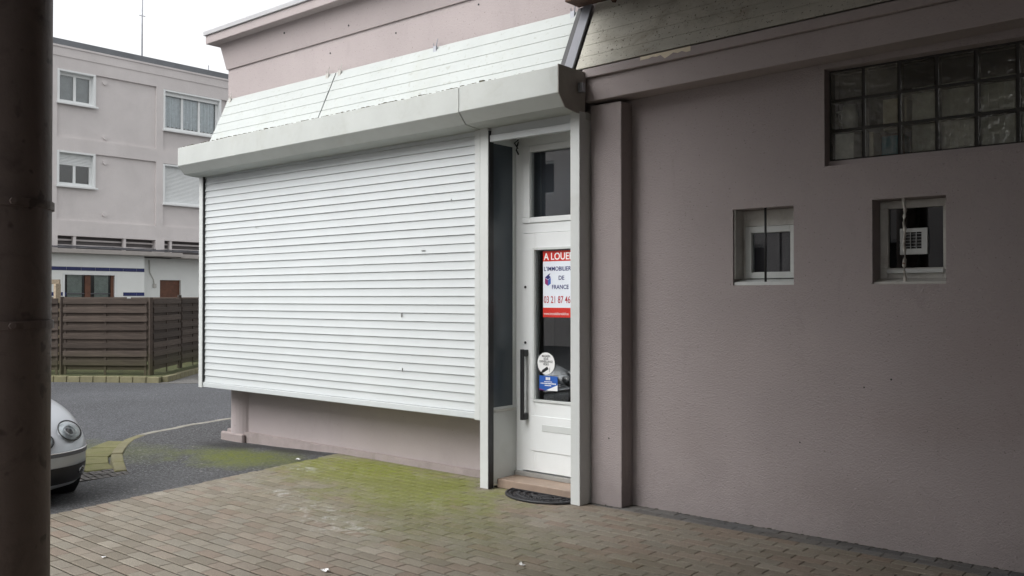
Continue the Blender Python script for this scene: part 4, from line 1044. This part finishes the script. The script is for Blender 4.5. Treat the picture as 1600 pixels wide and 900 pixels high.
# louvred gap, canopy and ground floor shop
gf = thing('ground_floor_shop', (-29.6,14,0), 'low white shop front with blue tile bands under the flats', 'building')
MB().box(XF-.35,XF-.28,YA+.21,YBd-.21,3.2,3.66).build('louvre_back', pmat('louvre_back', (.13,.12,.12), .9, .1, 2), gf)
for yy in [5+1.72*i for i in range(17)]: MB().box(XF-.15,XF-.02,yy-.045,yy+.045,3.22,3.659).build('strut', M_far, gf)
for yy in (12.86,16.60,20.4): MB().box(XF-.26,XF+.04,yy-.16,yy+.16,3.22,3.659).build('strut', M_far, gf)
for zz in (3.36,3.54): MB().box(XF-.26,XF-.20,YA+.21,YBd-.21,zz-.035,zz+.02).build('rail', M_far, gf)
M_can = pmat('canopy_concrete', (.38,.355,.335), .8, .1, 2, .004, 30, dirt=((.2,.19,.17), .5, 2))
MB().box(XF-.28,XF+.62,YA,17.15,3.06,3.20).build('canopy', M_can, gf, bevel=.01)
MB().box(XF-.28,XF+.50,17.152,YBd,3.02,3.16).build('canopy', M_can, gf, bevel=.01)
for k in range(5):
    yy = [YA+1+i*.7 for i in range(26)]
    MB().tube([(XF+.30-.07*k, y_, 3.225+.035*abs(math.sin(y_*1.9+k*1.3))+.02*k) for y_ in yy], .014, 6).build('cable', M_trim, gf, smooth=True)
XG = XF+.25; gw_ = (13.10,14.90,1.0,2.42)
mb = MB(); wall_grid(mb, 'y', YA, 15.9, -.2, 3.058, XG-.2, XG, [gw_]); mb.build('wall', M_whitet, gf)
mb = MB(); dw = (16.78,17.60,0.0,2.24); wall_grid(mb, 'y', 15.9, YBd, -.2, 3.018, XG-.75, XG-.55, [dw]); mb.build('wall', M_whitet, gf)
MB().box(XG-.55,XG-.2005,15.7,15.8995,-.2,3.055).build('return_wall', M_whitet, gf)
for zz in (2.56, 1.72):
    y_ = YA+.1
    while y_ < 15.88:
        if not (zz < 2 and 13.0 < y_+.2 < 15.0): MB().box(XG+.0005,XG+.012,y_,min(y_+.47,15.895),zz-.06,zz+.06).build('blue_tile', M_bluet, gf)
        y_ += .48
y0, y1, z0, z1 = gw_
wf = yz_ring('window', M_pvc, y0+.002, y1-.002, z0+.002, z1-.002, XG-.14, XG+.02, .06, gf)
MB().box(XG-.12,XG-.06,13.86,14.04,z0+.062,z1-.062).build('mullion', M_brown, wf)
MB().box(XG-.12,XG-.06,y1-.16,y1-.062,z0+.062,z1-.062).build('mullion', M_brown, wf)
MB().box(XG-.115,XG-.085,y0+.06,y1-.06,1.72,1.75).build('rail', M_trim, wf)
MB().box(XG-.10,XG-.095,y0+.06,y1-.06,z0+.06,z1-.06).build('pane', M_glass, wf)
for (a, b) in ((13.32,13.80),(14.22,14.70)): MB().box(XG-.19,XG-.18,a,b,z0+.06,z1-.06).build('curtain', M_curt2, wf)
MB().box(XG-.6,XG-.59,y0-.1,y1+.1,z0-.1,z1+.1).build('dark_room', M_dark, wf)
MB().box(XG-.70,XG-.65,dw[0],dw[1],dw[2],dw[3]).build('door', M_brown, gf)
MB().tube([(XG-.53,16.35,2.95),(XG-.53,16.38,2.5),(XG-.53,16.52,2.25),(XG-.53,16.55,2.05)], .02, 6).build('wall_cable', M_oldpaint, gf, smooth=True)
MB().box(XG-.55,XG-.49,16.50,16.62,1.95,2.10).build('socket_box', M_oldpaint, gf, bevel=.01)

# rooftop aerials
def aerial(x, y, h, lab, bars):
    o = thing('roof_aerial', (x,y,10.0), lab, 'aerial')
    MB().tube([(x,y,9.98),(x,y,10+h)], .028, 8).build('mast', M_zinc, o, smooth=True)
    for (dz, L) in bars: MB().tube([(x,y-L,10+dz),(x,y+L,10+dz)], .014, 6).build('crossbar', M_zinc, o, smooth=True)
aerial(-33.0, 17.1, 4.5, 'tall thin aerial mast on the flat roof', [(2.35,.12)])
aerial(-33.0, 15.1, .75, 'short aerial stub on the left part of the flat roof', [(.2,.2)])
aerial(-33.0, 19.9, 1.0, 'small faint aerial near the right end of the flat roof', [(.75,.22),(.45,.3),(.2,.18)])
